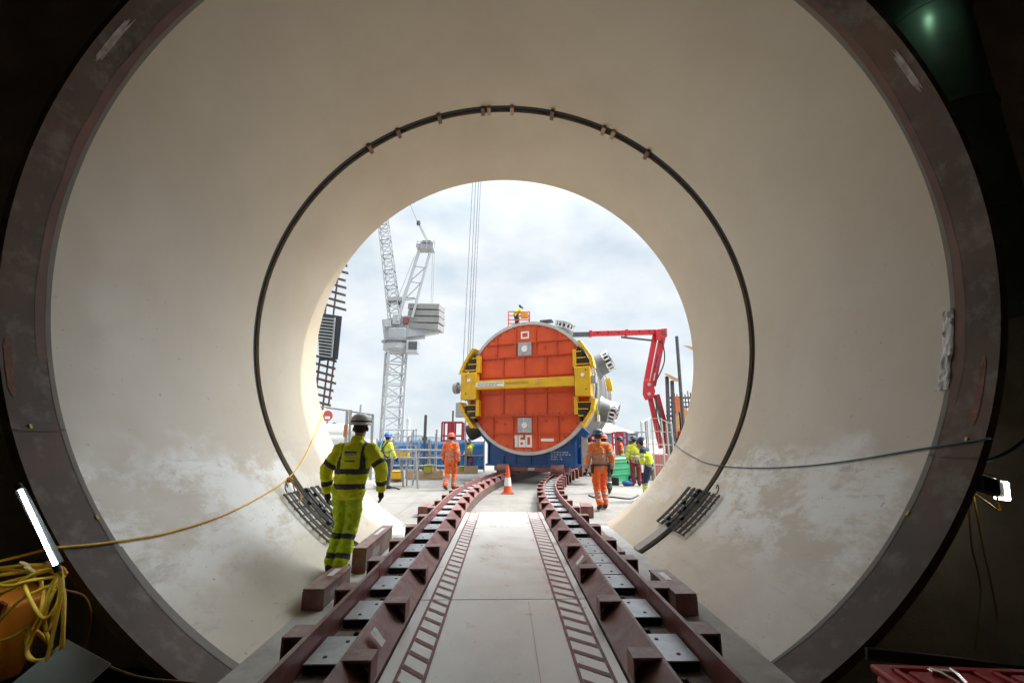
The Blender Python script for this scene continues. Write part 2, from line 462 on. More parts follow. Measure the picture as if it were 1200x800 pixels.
# floor inside the tunnel under the tracks and the raised path
b = MB()
b.bx(-1.99, 2.03, -1.2, Y1 - 0.34, GZ - 0.3, GZ + 0.002)
struct(b.build('tunnel_floor', M['side_floor']))
b = MB()
for y0, y1 in ((-1.2, 1.9), (1.908, 4.452), (4.468, 9.36)):
    b.bx(-0.765, 0.765, y0, y1, GZ + 0.003, 0.0)
struct(b.build('path', M['plate'], bevel=0.004))
b = MB()
b.quad((-.76, 4.45, -.012), (.76, 4.45, -.012), (.76, 4.47, -.012), (-.76, 4.47, -.012))
b.quad((.23, 1, .004), (.2322, 1, .004), (.2322, 4.4, .004), (.23, 4.4, .004))
struct(b.build('path_joints', mat('path_joint', (0.20, 0.19, 0.17), 0.9)))
# hatched lines painted along both edges of the path
for xa, xb in ((-.675, -.475), (.47, .70)):
    b = MB(); z = .004
    for x in (xa, xb - .022):
        b.quad((x, 1.2, z), (x + .022, 1.2, z), (x + .022, 9.35, z), (x, 9.35, z))
    y = 1.5
    while y < 9.25:
        s = .14
        b.quad((xa + .024, y + s, z), (xb - .024, y, z), (xb - .024, y + .05, z), (xa + .024, y + s + .05, z))
        y += .198
    struct(b.build('path_marking', M['mark']))

# ------------------------------------------------------------------ tunnel
tun = thing('steel_tunnel', 'huge round cream painted steel tunnel with bare brown steel edge and black seam', 'tunnel', (CX, Y0, CZ))
def tube_wall(name, m, rings, n=192):
    """rings: (radius, y) revolved about the tunnel axis"""
    b = MB(); rs = []
    for r, y in rings:
        rs.append([b.b.verts.new(ring_pt(2 * pi * k / n, y, r)) for k in range(n)])
    for p, q in zip(rs, rs[1:] + rs[:1]):
        for k in range(n): b._f([p[k], p[(k + 1) % n], q[(k + 1) % n], q[k]])
    return b.build(name, m, tun, smooth=30, world=True)
TH = .06
# object origin of each part is on the axis, so z in the paint is height from it
tube_wall('end_ring', M['ring'], [(TR, Y0), (TR, YP - .003), (TR + TH, YP - .003), (TR + TH, Y0)])
tube_wall('near_lining', M['lining'], [(TR, YP), (TR, YS - .085), (TR + TH, YS - .085), (TR + TH, YP)])
tube_wall('far_lining', M['lining_far'], [(TR, YS + .085), (TR, Y1), (TR + TH, Y1), (TR + TH, YS + .085)])
tube_wall('seam', M['black'], [(TR + .05, YS - .083), (TR + .05, YS + .083), (TR + TH + .01, YS + .083), (TR + TH + .01, YS - .083)])
# uneven primer bands between the cream paint and the bare steel
def band(name, m, a0, a1, ya, yb, wob, seed, off):
    b = MB(); n = int(abs(a1 - a0) / radians(1.0)); prev = None
    for i in range(n + 1):
        a = a0 + (a1 - a0) * i / n
        d1 = noise.noise(Vector((a * 2.3, seed, 0))) * wob + noise.noise(Vector((a * 11, seed, 3))) * wob * .25
        p = (b.b.verts.new(ring_pt(a, ya + d1, TR - off)), b.b.verts.new(ring_pt(a, yb, TR - off)))
        if prev: b._f([prev[0], p[0], p[1], prev[1]])
        prev = p
    return b.build(name, m, tun, smooth='all', world=True)
band('primer_band', M['band_grey'], radians(-38), radians(222), 3.69, 3.735, .022, 1.0, .003)
band('primer_band', M['band_pink'], radians(-24), radians(198), 3.615, 3.70, .045, 5.0, .002)
band('primer_band', M['band_grey'], radians(222), radians(262), 3.685, 3.75, .03, 9.0, .003)
band('primer_band', M['band_grey'], radians(-82), radians(-38), 3.69, 3.735, .03, 12.0, .003)
# cross weld lines on the end ring, rust and ground patches
def patch(name, m, a0, a1, y0, y1, off, seed):
    b = MB(); n = 26; prev = None
    for i in range(n + 1):
        t = i / n; a = a0 + (a1 - a0) * t
        e = min(1, 6 * t, 6 * (1 - t)) ** .5
        ym = (y0 + y1) / 2; h = (y1 - y0) / 2 * e
        p = (b.b.verts.new(ring_pt(a, ym - h * (1 + .35 * noise.noise(Vector((i * .5, seed, 0)))), TR - off)),
             b.b.verts.new(ring_pt(a, ym + h * (1 + .35 * noise.noise(Vector((i * .5, seed, 7)))), TR - off)))
        if prev: b._f([prev[0], p[0], p[1], prev[1]])
        prev = p
    return b.build(name, m, tun, smooth='all', world=True)
def ang(px, py, Y):
    p = P(px, py, Y); return atan2(p.z - CZ, p.x - CX)
patch('rust_patch', M['rust'], ang(4, 395, 3.4), ang(6, 470, 3.4), 3.36, 3.42, .004, 1)
patch('rust_patch', M['rust'], ang(1140, 500, 3.45), ang(1150, 415, 3.45), 3.42, 3.47, .004, 2)
for (xa, ya, xb, yb, sd_) in ((102, 70, 152, 14, 3), (1075, 110, 1038, 58, 40)):
    A_, B_ = ang(xa, ya, 3.43), ang(xb, yb, 3.43)
    for k in range(5):
        u0, u1 = random.uniform(0, .18), random.uniform(.8, 1)
        y_ = 3.402 + .012 * k
        patch('ground_patch', M['ground_weld'], A_ + (B_ - A_) * u0, A_ + (B_ - A_) * u1, y_, y_ + .009 + .005 * random.random(), .004, sd_ + k * 3.7)
for a in (ang(30, 505, 3.45), ang(1120, 530, 3.45)):
    patch('weld_line', M['ring'], a - .004, a + .004, 3.34, 3.72, .006, 8)
# wedge packers left in the top of the seam
for px, py in ((433, 173), (467, 156), (515, 139), (566, 131), (573, 130), (600, 130), (647, 135), (707, 153), (718, 158), (758, 181)):
    a = ang(px, py, YS); c = ring_pt(a, YS, TR - .015)
    b = MB(); b.box(c, (.07, .19 + .05 * random.random(), .09), Matrix.Rotation(pi / 2 - a, 3, 'Y'))
    b.build('seam_packer', M['wood'] if px in (573, 600, 707, 718) else M['band_pink'], tun, bevel=.006, world=True)
# yellow inspection stickers
for px, py in ((30, 505), (112, 608), (1058, 598), (1141, 522)):
    a = ang(px, py, 3.5 if px in (30, 1141) else 3.7); yy = 3.46 if px in (30, 1141) else 3.69
    c = ring_pt(a, yy, TR - .008)
    b = MB(); b.box(c, (.02, .035, .004), Matrix.Rotation(pi / 2 - a, 3, 'Y') @ RZ(pi / 2)); b.build('sticker', M['note'], tun, world=True)

# ------------------------------------------------------------------ thick containment wall and the dark room
def holed(b, y, hw, z0, z1, r, n=96):
    inn = [b.b.verts.new((CX + r * cos(2 * pi * k / n), y, CZ + r * sin(2 * pi * k / n))) for k in range(n)]
    out = []
    for k in range(n):
        c, s_ = cos(2 * pi * k / n), sin(2 * pi * k / n)
        t = min((hw / abs(c)) if abs(c) > 1e-9 else 1e9, ((z1 - CZ) / s_ if s_ > 1e-9 else (z0 - CZ) / s_ if s_ < -1e-9 else 1e9))
        out.append(b.b.verts.new((CX + c * t, y, CZ + s_ * t)))
    for k in range(n): b._f([inn[k], inn[(k + 1) % n], out[(k + 1) % n], out[k]])
    return inn, out
cw = thing('containment_wall', 'dark thick concrete wall that the round tunnel passes through', 'wall', (CX, 4.3, -0.9))
b = MB()
i1, o1 = holed(b, 4.3, 13, -.9, 16, TR + .09)
i2, o2 = holed(b, 9.22, 13, -.9, 16, TR + .09)
for k in range(96):
    b._f([i1[k], i1[(k + 1) % 96], i2[(k + 1) % 96], i2[k]]); b._f([o1[k], o1[(k + 1) % 96], o2[(k + 1) % 96], o2[k]])
b.build('wall_body', M['dark_concrete'], cw, world=True)
b = MB()
i1, o1 = holed(b, 9.225, 13.2, GZ + .01, 16.2, TR + .075)
i2, o2 = holed(b, 9.285, 13.2, GZ + .01, 16.2, TR + .075)
for k in range(96): b._f([i1[k], i1[(k + 1) % 96], i2[(k + 1) % 96], i2[k]]); b._f([o1[k], o1[(k + 1) % 96], o2[(k + 1) % 96], o2[k]])
b.build('outer_face', M['facade'], cw, world=True)
b = MB()
b.bx(-13, 13, -6, 4.29, -1.1, -.9)
struct(b.build('room_floor', M['dark_concrete']))
rw = thing('room_walls', 'dark unlit concrete side walls and roof of the room in front of the tunnel', 'wall', (0, 0, -.9))
b = MB(); b.bx(-13.2, -9, -6, 4.295, -.9, 13); b.build('side_wall', M['dark_concrete'], rw, world=True)
b = MB(); b.bx(9, 13.2, -6, 4.295, -.9, 13); b.build('side_wall', M['dark_concrete'], rw, world=True)
b = MB(); b.bx(-8.99, 8.99, -6.2, -6, -.9, 13); b.build('back_wall', M['dark_concrete'], rw, world=True)
b = MB(); b.bx(-13.2, 13.2, -6.2, 4.295, 13, 13.3); b.build('roof_slab', M['dark_concrete'], rw, world=True)

# ------------------------------------------------------------------ skid tracks
BEND, RC = 9.6, 30.0
def T(xo, s):
    if s < BEND: return Vector((xo, s, 0)), 0.0
    f = (s - BEND) / RC
    return Vector((RC - (RC - xo) * cos(f), BEND + (RC - xo) * sin(f), 0)), f
def sweep(b, x0, x1, z0, z1, s0, s1, st=.4):
    n = max(1, int((s1 - s0) / st)); prev = None
    for i in range(n + 1):
        s = s0 + (s1 - s0) * i / n
        A, _ = T(x0, s); B, _ = T(x1, s)
        ring = [b.b.verts.new(A + Vector((0, 0, z0))), b.b.verts.new(B + Vector((0, 0, z0))), b.b.verts.new(B + Vector((0, 0, z1))), b.b.verts.new(A + Vector((0, 0, z1)))]
        if prev:
            for k in range(4): b._f([prev[k], prev[(k + 1) % 4], ring[(k + 1) % 4], ring[k]])
        else: b._f(ring[::-1])
        prev = ring
    b._f(prev)
def tbox(b, x0, x1, s0, s1, z0, z1):
    c, h = T((x0 + x1) / 2, (s0 + s1) / 2); c.z = (z0 + z1) / 2
    b.box(c, (abs(x1 - x0), s1 - s0, z1 - z0), RZ(-h))
S_END = 34.0
def track(sg, label):
    t = thing('skid_track', label, 'track', (sg * 1.05, 1.5, GZ), 0, 'twin skid tracks leading to the vessel')
    b = MB(); sweep(b, sg * .775, sg * 1.30, GZ + .004, .015, 0.3, S_END); b.build('base_beam', M['rail_bed'], t, world=True)
    # inclined inner plate rising from the foot to the pads
    b = MB(); prev = None
    for i in range(90):
        q = .3 + (S_END - .3) * i / 89
        ring = []
        for xo, z in ((.775, .017), (.79, .017), (.968, .172), (.948, .172)):
            A, _ = T(sg * xo, q); A.z = z; ring.append(b.b.verts.new(A))
        if prev:
            for k in range(4): b._f([prev[k], prev[(k + 1) % 4], ring[(k + 1) % 4], ring[k]])
        else: b._f(ring[::-1])
        prev = ring
    b._f(prev)
    b.build('inclined_plate', M['red_steel'], t, world=True)
    for s0, s1 in ((.3, 4.88), (4.895, 13.0), (13.015, S_END)):
        b = MB(); sweep(b, sg * 1.268, sg * 1.298, .018, .195, s0, s1)
        b.build('outer_flange', M['red_steel'], t, world=True)
    # folded bracket: a sloped top skin over an open triangle
    s = 2.0; i = 0
    while s < 27:
        b = MB()
        def f(u, v, wd):
            p, h = T(sg * u, s + wd); p.z = v; return p
        tk = .016; wd = .145 + .01 * random.random()
        # folded skin: flat top and upright face over the inclined plate, open at both ends
        b.prism([(.955, .176), (.955, .176 - tk), (.790, .176 - tk), (.790, .034), (.776, .034), (.776, .176)], 0, wd, f)
        # dark web set back inside
        b.mi = 0
        b.prism([(.791, .159), (.935, .159), (.791, .034)], wd * .86, wd * .86 + .01, f)
        b.mi = 0
        b.build('bracket', [M['red_steel'], M['rail_bed']], t, world=True, bevel=.004)
        s += .93; i += 1
    s = 2.35; i = 0
    while s < 27:
        b = MB()
        def f(u, v, wd):
            p, h = T(sg * (1.302 + u), s + wd); p.z = v; return p
        b.prism([(.02, .165), (.17, .165), (.17, .15), (.02, .15)], 0, .2, f)
        b.prism([(.155, .149), (.17, .149), (.17, GZ + .01), (.155, GZ + .01)], 0, .2, f)
        b.prism([(.0, .149), (.153, .149), (.153, GZ + .01), (.0, GZ + .01)], .09, .105, f)
        b.build('outer_bracket', M['red_steel'], t, world=True)
        s += .93
    s = 1.72; i = 0
    while s < 26.5:
        dense = 4.35 < s < 6.1 and sg > 0
        ln = .40
        b = MB(); tbox(b, sg * .980, sg * 1.250, s, s + ln, .018, .066)
        pe = b.build('bearing_pad_base', M['pad_edge'], t, world=True)
        pe.name = 'bearing_pad'
        b = MB(); tbox(b, sg * .978, sg * 1.252, s, s + ln, .0665, .075)
        tp = b.build('slide_plate', M['pad'], None, bevel=.003)
        for v in tp.data.vertices: v.co -= t.location
        tp.parent = pe
        for q in (.09, ln - .09):
            b = MB()
            p, h = T(sg * (1.11 + (.04 if q < .2 else -.03)), s + q); p.z = .0755
            b.lathe([(.014, 0), (.014, .004), (.006, .0045)], 10, p - t.location)
            b.build('bolt_hole', M['black'], pe)
        if not dense and s < 14:
            b = MB(); p, h = T(sg * 1.09, s + ln + .16); p.z = .015
            b.lathe([(.03, 0), (.03, .012), (.02, .025), (.012, .03)], 10, p); b.build('bed_bolt', M['black'], t, world=True)
        s += .70 if not dense else .43; i += 1
    return t
track(-1, 'dark red steel skid track with grey pads on the left of the hatched path')
track(1, 'dark red steel skid track with grey pads on the right of the hatched path')
# ================================================================== THINGS INSIDE THE TUNNEL
def S(px, py, off=.012):
    """where the pixel's ray meets the tunnel wall"""
    v = ray(px, py); ox, oz = -CX, HC - CZ; r = TR - off
    A = v.x ** 2 + v.z ** 2; B = 2 * (ox * v.x + oz * v.z); Cc = ox * ox + oz * oz - r * r
    t = (-B + sqrt(B * B - 4 * A * Cc)) / (2 * A)
    return v * t + Vector((0, 0, HC))
def smooth_path(pts, n=8):
    pts = [Vector(p) for p in pts]; out = []
    q = [pts[0] * 2 - pts[1]] + pts + [pts[-1] * 2 - pts[-2]]
    for i in range(1, len(q) - 2):
        a, b, c, d = q[i - 1:i + 3]
        for k in range(n):
            t = k / n
            out.append(.5 * ((2 * b) + (c - a) * t + (2 * a - 5 * b + 4 * c - d) * t * t + (3 * b - a - 3 * c + d) * t ** 3))
    out.append(pts[-1]); return out

# loose red steel packing beams
def beam_block(x0, x1, y0, y1, z0, z1, label, rz=0, lab=True):
    cx, cy = (x0 + x1) / 2, (y0 + y1) / 2
    t = thing('steel_beam', label, 'steel beam', (cx, cy, z0), rz, 'loose red steel beams beside the tracks')
    w_, l_, h_ = x1 - x0, y1 - y0, z1 - z0
    b = MB(); b.bx(-w_ / 2 + .012, w_ / 2 - .012, -l_ / 2 + .012, l_ / 2 - .012, 0.003, h_ - .022); b.build('web', M['beam_side'], t)
    b = MB(); b.bx(-w_ / 2, w_ / 2, -l_ / 2, l_ / 2, h_ - .02, h_); b.build('top_plate', M['red_steel'], t, bevel=.004)
    b = MB(); b.bx(-w_ / 2 - .002, w_ / 2 + .002, -l_ / 2, -l_ / 2 + .011, .004, h_ - .023); b.build('end_plate', M['red_steel'], t)
    if lab:
        b = MB(); b.bx(-w_ * .2, w_ * .12, l_ * .02, l_ * .34, h_ + .001, h_ + .003); b.build('paper_label', M['white_paint'], t)
        s_ = 1 if cx < 0 else -1
        b = MB(); b.bx(s_ * (w_ / 2 - .012), s_ * (w_ / 2 - .010), -l_ * .25, -l_ * .02, h_ * .3, h_ * .62); b.build('paper_label', M['card'], t)
    return t
M['beam_side'] = mat('dusty_beam_side', (0.21, 0.13, 0.105), 0.6, var=0.22, scale=4, dirt=(0.33, 0.28, 0.23), dscale=2, damt=.7)
beam_block(-1.985, -1.775, 4.78, 5.6, GZ + .004, 0.0, 'short red steel beam lying nearest on the left, in front of the man in the white helmet')
beam_block(-1.925, -1.755, 6.0, 7.5, GZ + .004, .10, 'long red steel beam beside the legs of the man in the white helmet', .02)
beam_block(1.655, 1.86, 4.58, 5.38, GZ + .004, 0.0, 'red steel beam with pale label standing right of the right track')
beam_block(1.50, 1.64, 6.3, 8.1, GZ + .004, -.03, 'narrow red steel beam between the right track and the grey cover strip', 0, False)
p = G(690, 607, GZ); beam_block(p.x - .13, p.x + .13, p.y, p.y + .5, GZ + .004, GZ + .24, 'small red steel beam on the sunlit deck right of the right track', -.1, False)
p = G(497, 606, GZ); beam_block(p.x - .13, p.x + .13, p.y, p.y + .5, GZ + .004, GZ + .22, 'small red steel beam on the sunlit deck left of the left track', -.05, False)
# white paper tags left on the tracks
for (px, py, sg, lb) in ((437, 753, -1, 'crumpled white paper tag on the left track'), (678, 660, 1, 'small white paper tag on the right track')):
    p = G(px, py, .1); b = MB()
    y = p.y
    cc, hh = T(sg * .862, y)
    cc.z = .125
    vs = []
    n_ = 5
    for i in range(n_):
        for j in range(n_):
            u, v = (i / 4 - .5) * .12, (j / 4 - .5) * .10
            vs.append(b.b.verts.new(cc + Vector((sg * u * .68 - sg * .012, v, u * .73 + .014 + .01 * noise.noise(Vector((i * .9, j * .9, px)))))))
    for i in range(n_ - 1):
        for j in range(n_ - 1): b._f([vs[i * n_ + j], vs[i * n_ + j + 1], vs[(i + 1) * n_ + j + 1], vs[(i + 1) * n_ + j]])
    tag(b.build('paper_tag', M['white_paint']), lb, 'paper tag')

# bundled wire step mats hung over the seam
def step_mat(name, a0, a1, y0, y1, label, hooks):
    mid = (a0 + a1) / 2
    t = thing(name, label, 'mesh mat', ring_pt(mid, (y0 + y1) / 2, TR - .02), 0, 'grey wire mats over the tunnel seam')
    arc = lambda y, r, a=a0, e=a1: [ring_pt(a + (e - a) * i / 10, y, r) for i in range(11)]
    n = 13
    for i in range(n):
        y = y0 + (y1 - y0) * i / (n - 1)
        if .50 < i / (n - 1) < .62: continue
        b = MB(); b.tube(arc(y, TR - .05 - .012 * (i % 2)), .011 if i % 3 else .015, 6)
        b.build('wire', M['mat_steel'], t, world=True)
    for k in range(8):
        a = a0 + (a1 - a0) * (k + .1) / 7.4
        b = MB(); b.tube([ring_pt(a, y0 - .01, TR - .035), ring_pt(a, y1 + .01, TR - .035)], .010, 6); b.build('cross_wire', M['dark_steel'], t, world=True)
    b = MB(); pr = None
    yc = y0 + (y1 - y0) * .56
    b.tube(arc(yc, TR - .055), .03, 8); b.build('spine_tube', M['dark_steel'], t, world=True)
    for k in range(9):
        a = a0 + (a1 - a0) * (k + .5) / 9; y = (yc, yc + .16, yc - .20, yc + .02)[k % 4]
        b = MB(); b.box(ring_pt(a, y, TR - .075), (.05, .07, .06), Matrix.Rotation(-a, 3, 'Y')); b.build('clamp', M['black'], t, world=True, bevel=.006)
    for k in range(hooks):
        y = y0 + .08 + k * .24; a = a0 if cos(a0) < 0 else a1
        pts = [ring_pt(a, y, TR - .05)]
        sgn = -1 if cos(a0) < 0 else 1
        for q in range(9):
            f = pi * q / 8
            pts.append(ring_pt(a + sgn * (.018 + .012 * sin(f)), y + .03 - .03 * cos(f), TR - .07 - .03 * sin(f)))
        b = MB(); b.tube(smooth_path(pts, 3), .008, 6); b.build('hook', M['dark_steel'], t, world=True)
    return t
M['mat_steel'] = mat('dull_wire', (0.20, 0.20, 0.20), 0.45, metal=0.5, var=0.3, scale=12)
aL0, aL1 = atan2(S(358, 572).z - CZ, S(358, 572).x - CX) , 0
def sa(px, py): p = S(px, py); return atan2(p.z - CZ, p.x - CX) % (2 * pi)
step_mat('wire_step_mat', sa(356, 574), sa(404, 626), 6.35, 7.45, 'grey wire step mat on the left tunnel wall, below the tied yellow cable', 2)
step_mat('wire_step_mat', sa(783, 619), sa(828, 577), 6.45, 7.5, 'grey wire step mat on the right tunnel wall above a grey cover strip', 1)
# steel strip covering the seam at the lower right
b = MB(); prev = None
a0, a1 = sa(744, 643), sa(790, 612)
for i in range(13):
    a = a0 + (a1 - a0) * i / 12
    ring = [b.b.verts.new(ring_pt(a, y, r)) for y, r in ((6.98, TR - .002), (7.22, TR - .002), (7.22, TR - .05), (6.98, TR - .05))]
    if prev:
        for k in range(4): b._f([prev[k], prev[(k + 1) % 4], ring[(k + 1) % 4], ring[k]])
    else: b._f(ring[::-1])
    prev = ring
b._f(prev)
tag(b.build('cover_strip', mat('grey_brown_strip', (.36, .32, .29), .6, var=.15)), 'flat grey brown strip covering the seam below the right wire mat', 'cover strip')

# yellow cable along the left wall, tied at a knot, and blue cable along the right wall
pts = [S(*q, .014) for q in ((70, 641), (130, 635), (200, 623), (262, 603), (308, 580), (340, 558))]
pts += [S(*q, .014) for q in ((358, 533), (372, 502), (381, 478))]
st = P(60, 642, 3.27)
b = MB(); b.tube(smooth_path([P(-60, 668, 3.0), P(0, 657, 3.15), st] + pts, 8), .009, 8)
cab = tag(b.build('yellow_cable', M['yellow_cable'], smooth='all'), 'thin yellow cable strung along the left tunnel wall to the opening', 'cable')
kn = S(340, 562, .05)
b = MB(); b.ball(kn, (.05, .04, .03), 10)
for k in range(3): b.tube([kn + Vector((.02 * cos(2 * k + 6.28 * i / 12) * 1.6, .03 * sin(6.28 * i / 12), .03 * sin(6.28 * i / 12 + k))) for i in range(13)], .01, 6)
b.tube(smooth_path([kn, S(350, 575, .06), S(353, 584, .07), S(348, 590, .05)]), .011, 6)
tag(b.build('cable_tie', mat('orange_rope', (0.5, 0.26, 0.06), .7)), 'orange rope knot tying the yellow cable above the left wire mat', 'rope')
pts = [S(*q, .012) for q in ((786, 508), (793, 522), (812, 535), (835, 544), (880, 548), (940, 546), (1000, 539), (1060, 529), (1110, 521), (1148, 515))]
b = MB(); b.tube(smooth_path(pts + [P(1163, 513, 3.28)], 8), .0075, 8)
tag(b.build('blue_cable', M['blue_cable'], smooth='all'), 'thin dark blue cable drooping along the right tunnel wall', 'cable')

# crumpled grey film taped over the right paint edge
b = MB(); rows = []
for i in range(36):
    t_ = i / 35; a = sa(1108, 364) - 2 * pi; a_e = sa(1093, 458) - 2 * pi if sa(1093, 458) > pi else sa(1093, 458)
    a = (a if a > -pi else a + 2 * pi); a = a + (a_e - a) * t_
    row = []
    for j in range(9):
        u = j / 8; y = 3.70 + .10 * u + .02 * noise.noise(Vector((t_ * 5, 0, 2))) * (1 if j in (0, 8) else 1)
        nr = abs(noise.noise(Vector((t_ * 9, u * 2.2, 4)))) + .5 * abs(noise.noise(Vector((t_ * 25, u * 5, 9))))
        row.append(b.b.verts.new(ring_pt(a, y, TR - .008 - .035 * nr * min(1, 8 * u * (1 - u) + .2))))
    rows.append(row)
for p_, q_ in zip(rows, rows[1:]):
    for j in range(8): b._f([p_[j], p_[j + 1], q_[j + 1], q_[j]])
tag(b.build('plastic_film', M['plastic'], smooth='all'), 'crumpled grey plastic film taped on the right edge of the tunnel', 'plastic sheet')

# ================================================================== THE DARK ROOM IN FRONT OF THE TUNNEL
def emit_mat(name, col, st):
    m = mat(name, col, .5); b_ = m.node_tree.nodes['Principled BSDF']
    b_.inputs['Emission Color'].default_value = (*col, 1); b_.inputs['Emission Strength'].default_value = st
    return m
M['led'] = emit_mat('led_tube_glow', (0.75, 1.0, 0.93), 34)
M['flood'] = emit_mat('flood_lens_glow', (0.95, 1.0, 0.85), 14.0)
M['bulk'] = emit_mat('bulkhead_lens_glow', (0.62, 1.0, 0.72), 18.0)
# fluorescent tube behind the ring, left
pa, pb = P(24, 574, 2.72), P(65, 662, 2.72)
t = thing('tube_lamp', 'lit white tube lamp leaning by the lower left tunnel edge', 'lamp', pb)
b = MB(); b.tube([pa, pb], .009, 10); b.build('tube', M['led'], t, world=True)
b = MB(); b.bar(pa + Vector((-.055, .05, 0)), pb + Vector((-.012, .032, 0)), .03); b.build('batten', M['dark_steel'], t, world=True)
for q, d in ((pa, -1), (pb, 1)):
    dr = (pb - pa).normalized()
    b = MB(); b.tube([q + dr * .002 * d, q + dr * .04 * d], .016, 10); b.build('end_cap', M['black'], t, world=True)
# work lamp on an arm, right
c = P(1166, 572, 3.42)
t = thing('work_lamp', 'lit work lamp on a dark arm beside the right tunnel edge', 'lamp', c)
ax = Vector((.90, .30, -.22)).normalized()
mt = ax.to_track_quat('Z', 'Y').to_matrix()
b = MB(); b.box(c, (.085, .13, .10), mt, .85); b.build('housing', mat('lamp_housing', (0.42, 0.20, 0.12), .4), t, bevel=.012, world=True)
b = MB(); b.box(c + ax * .08, (.085, .14, .04), mt); b.build('lens', M['flood'], t, bevel=.01, world=True)
b = MB(); b.bar(c - ax * .05, c - ax * .24, .10); b.build('arm', M['black'], t, world=True)
b = MB(); b.tube([P(1143, 551, 3.5), P(1168, 560, 3.42)], .009, 8); b.build('stay', M['steel'], t, world=True)
b = MB(); b.tube(smooth_path([c + ax * .0 + Vector((0, 0, -.05)), c + Vector((0, 0, -.16)), P(1152, 585, 3.45), P(1140, 577, 3.5)]), .007, 6); b.build('lead', M['yellow_cable'], t, world=True)
for i, (x0, x1, x2, lb) in enumerate(((1133, 1139, 1149, 'thin yellow cord hanging from the work lamp, the left one'), (1137, 1152, 1168, 'thin yellow cord hanging from the work lamp, the right one'))):
    b = MB(); b.tube(smooth_path([P(x0 + 3, 575, 3.55), P((x0 + x1) / 2, 600, 3.6), P(x1, 640, 3.7), P(x2, 690 + 30 * i, 3.8), P(x2 - 6, 760, 3.8)]), .007, 6)
    tag(b.build('hanging_cord', mat('dull_yellow_cord', (.28, .17, .03), .6)), lb, 'cord', 'yellow cords hanging under the work lamp')
b = MB(); b.tube(smooth_path([P(1150, 541, 3.6), P(1165, 537, 3.7), P(1185, 527, 3.9), P(1210, 511, 4.1), P(1260, 500, 4.2)]), .013, 8)
tag(b.build('dark_cable', M['blue_cable']), 'dark cable on the concrete wall above the work lamp', 'cable')
# green sheet-metal duct with a bulkhead light above it, upper right
dx = P(1093, 60, 3.86)
t = thing('ventilation_duct', 'dark green metal duct lit from above at the upper right', 'duct', (dx.x, 3.86, 2.6))
b = MB(); b.lathe([(.33, 0), (.345, .02), (.345, 5.5)], 40); b.build('duct_body', M['green_duct'], t, smooth=40)
for z in (.9, 2.1, 3.3):
    b = MB(); b.lathe([(.347, z), (.362, z + .01), (.362, z + .05), (.347, z + .06)], 40); b.build('duct_band', M['green_duct'], t, smooth=40)
lp = P(1086, -18, 3.36)
t = thing('bulkhead_lamp', 'small lit bulkhead lamp shining down on the green duct', 'lamp', lp)
b = MB(); b.box((0, 0, .05), (.2, .1, .06)); b.build('housing', M['black'], t, bevel=.01)
b = MB(); b.box((0, 0, 0), (.17, .08, .035), None); b.build('lens', M['bulk'], t, bevel=.01)
b = MB(); b.bar((0, .05, .06), (0, .16, .06), .03); b.build('bracket', M['dark_steel'], t)

# orange machine with a coil of yellow cable hanging on it, lower left
o = P(12, 735, 3.12)
t = thing('orange_machine', 'orange metal welding machine under the yellow cable coil at lower left', 'machine', o + Vector((0, 0, -.35)), radians(-12))
tm = RY(radians(16))
b = MB(); b.box((-.10, .0, .32), (.33, .26, .50), tm); b.build('casing', M['orange_machine'], t, bevel=.02)
b = MB(); b.box(Vector((-.04, -.14, .34)), (.13, .02, .2), tm); b.build('rating_plate', mat('pale_plate', (.42, .45, .5), .5), t, bevel=.004)
b = MB(); b.box(Vector((.07, -.135, .40)), (.06, .02, .30), tm); b.build('vent_panel', mat('burnt_panel', (.20, .05, .02), .6), t, bevel=.004)
for (x, z) in ((.13, .04), (-.02, -.06)):
    b = MB(); b.lathe([(.055, 0), (.055, .05), (.03, .052), (.02, .03)], 18, (x, -.17, z), RX(radians(70))); b.build('cap', mat('ivory_cap', (.55, .5, .4), .5), t, smooth=40)
b = MB(); b.box((.02, -.10, .04), (.26, .1, .08), tm); b.build('socket_strip', M['dark_steel'], t, bevel=.01)
b = MB(); b.bx(-1.2, 1.0, -.6, .6, -1.0, -.05); 
bench = thing('work_bench', 'dark steel bench carrying the orange machine at lower left', 'bench', (o.x, o.y + .1, -.9))
zt = o.z - .45
b.b.free(); b = MB(); b.bx(-.75, .72, -.5, .42, zt + .85, zt + .89); b.build('bench_top', M['dark_steel'], bench)
for x in (-.6, .55):
    for y in (-.4, .35):
        b = MB(); b.bx(x, x + .06, y, y + .06, 0, zt + .85); b.build('leg', M['dark_steel'], bench)
b = MB(); 
q = P(72, 790, 2.8); b.box((0, 0, 0), (.36, .012, .26), RZ(.15) @ RX(radians(-52)) @ RY(.45))
bd = tag(b.build('grey_board', M['card'], bevel=.003), 'grey board leaning below the yellow cable coil', 'board'); bd.location = q
coil = thing('cable_coil', 'tangled coil of yellow cable hung over the orange machine', 'cable coil', P(62, 672, 2.92))
rr = random.Random(4)
def pc(x, y, d): return P(x, y, 2.92 + d)
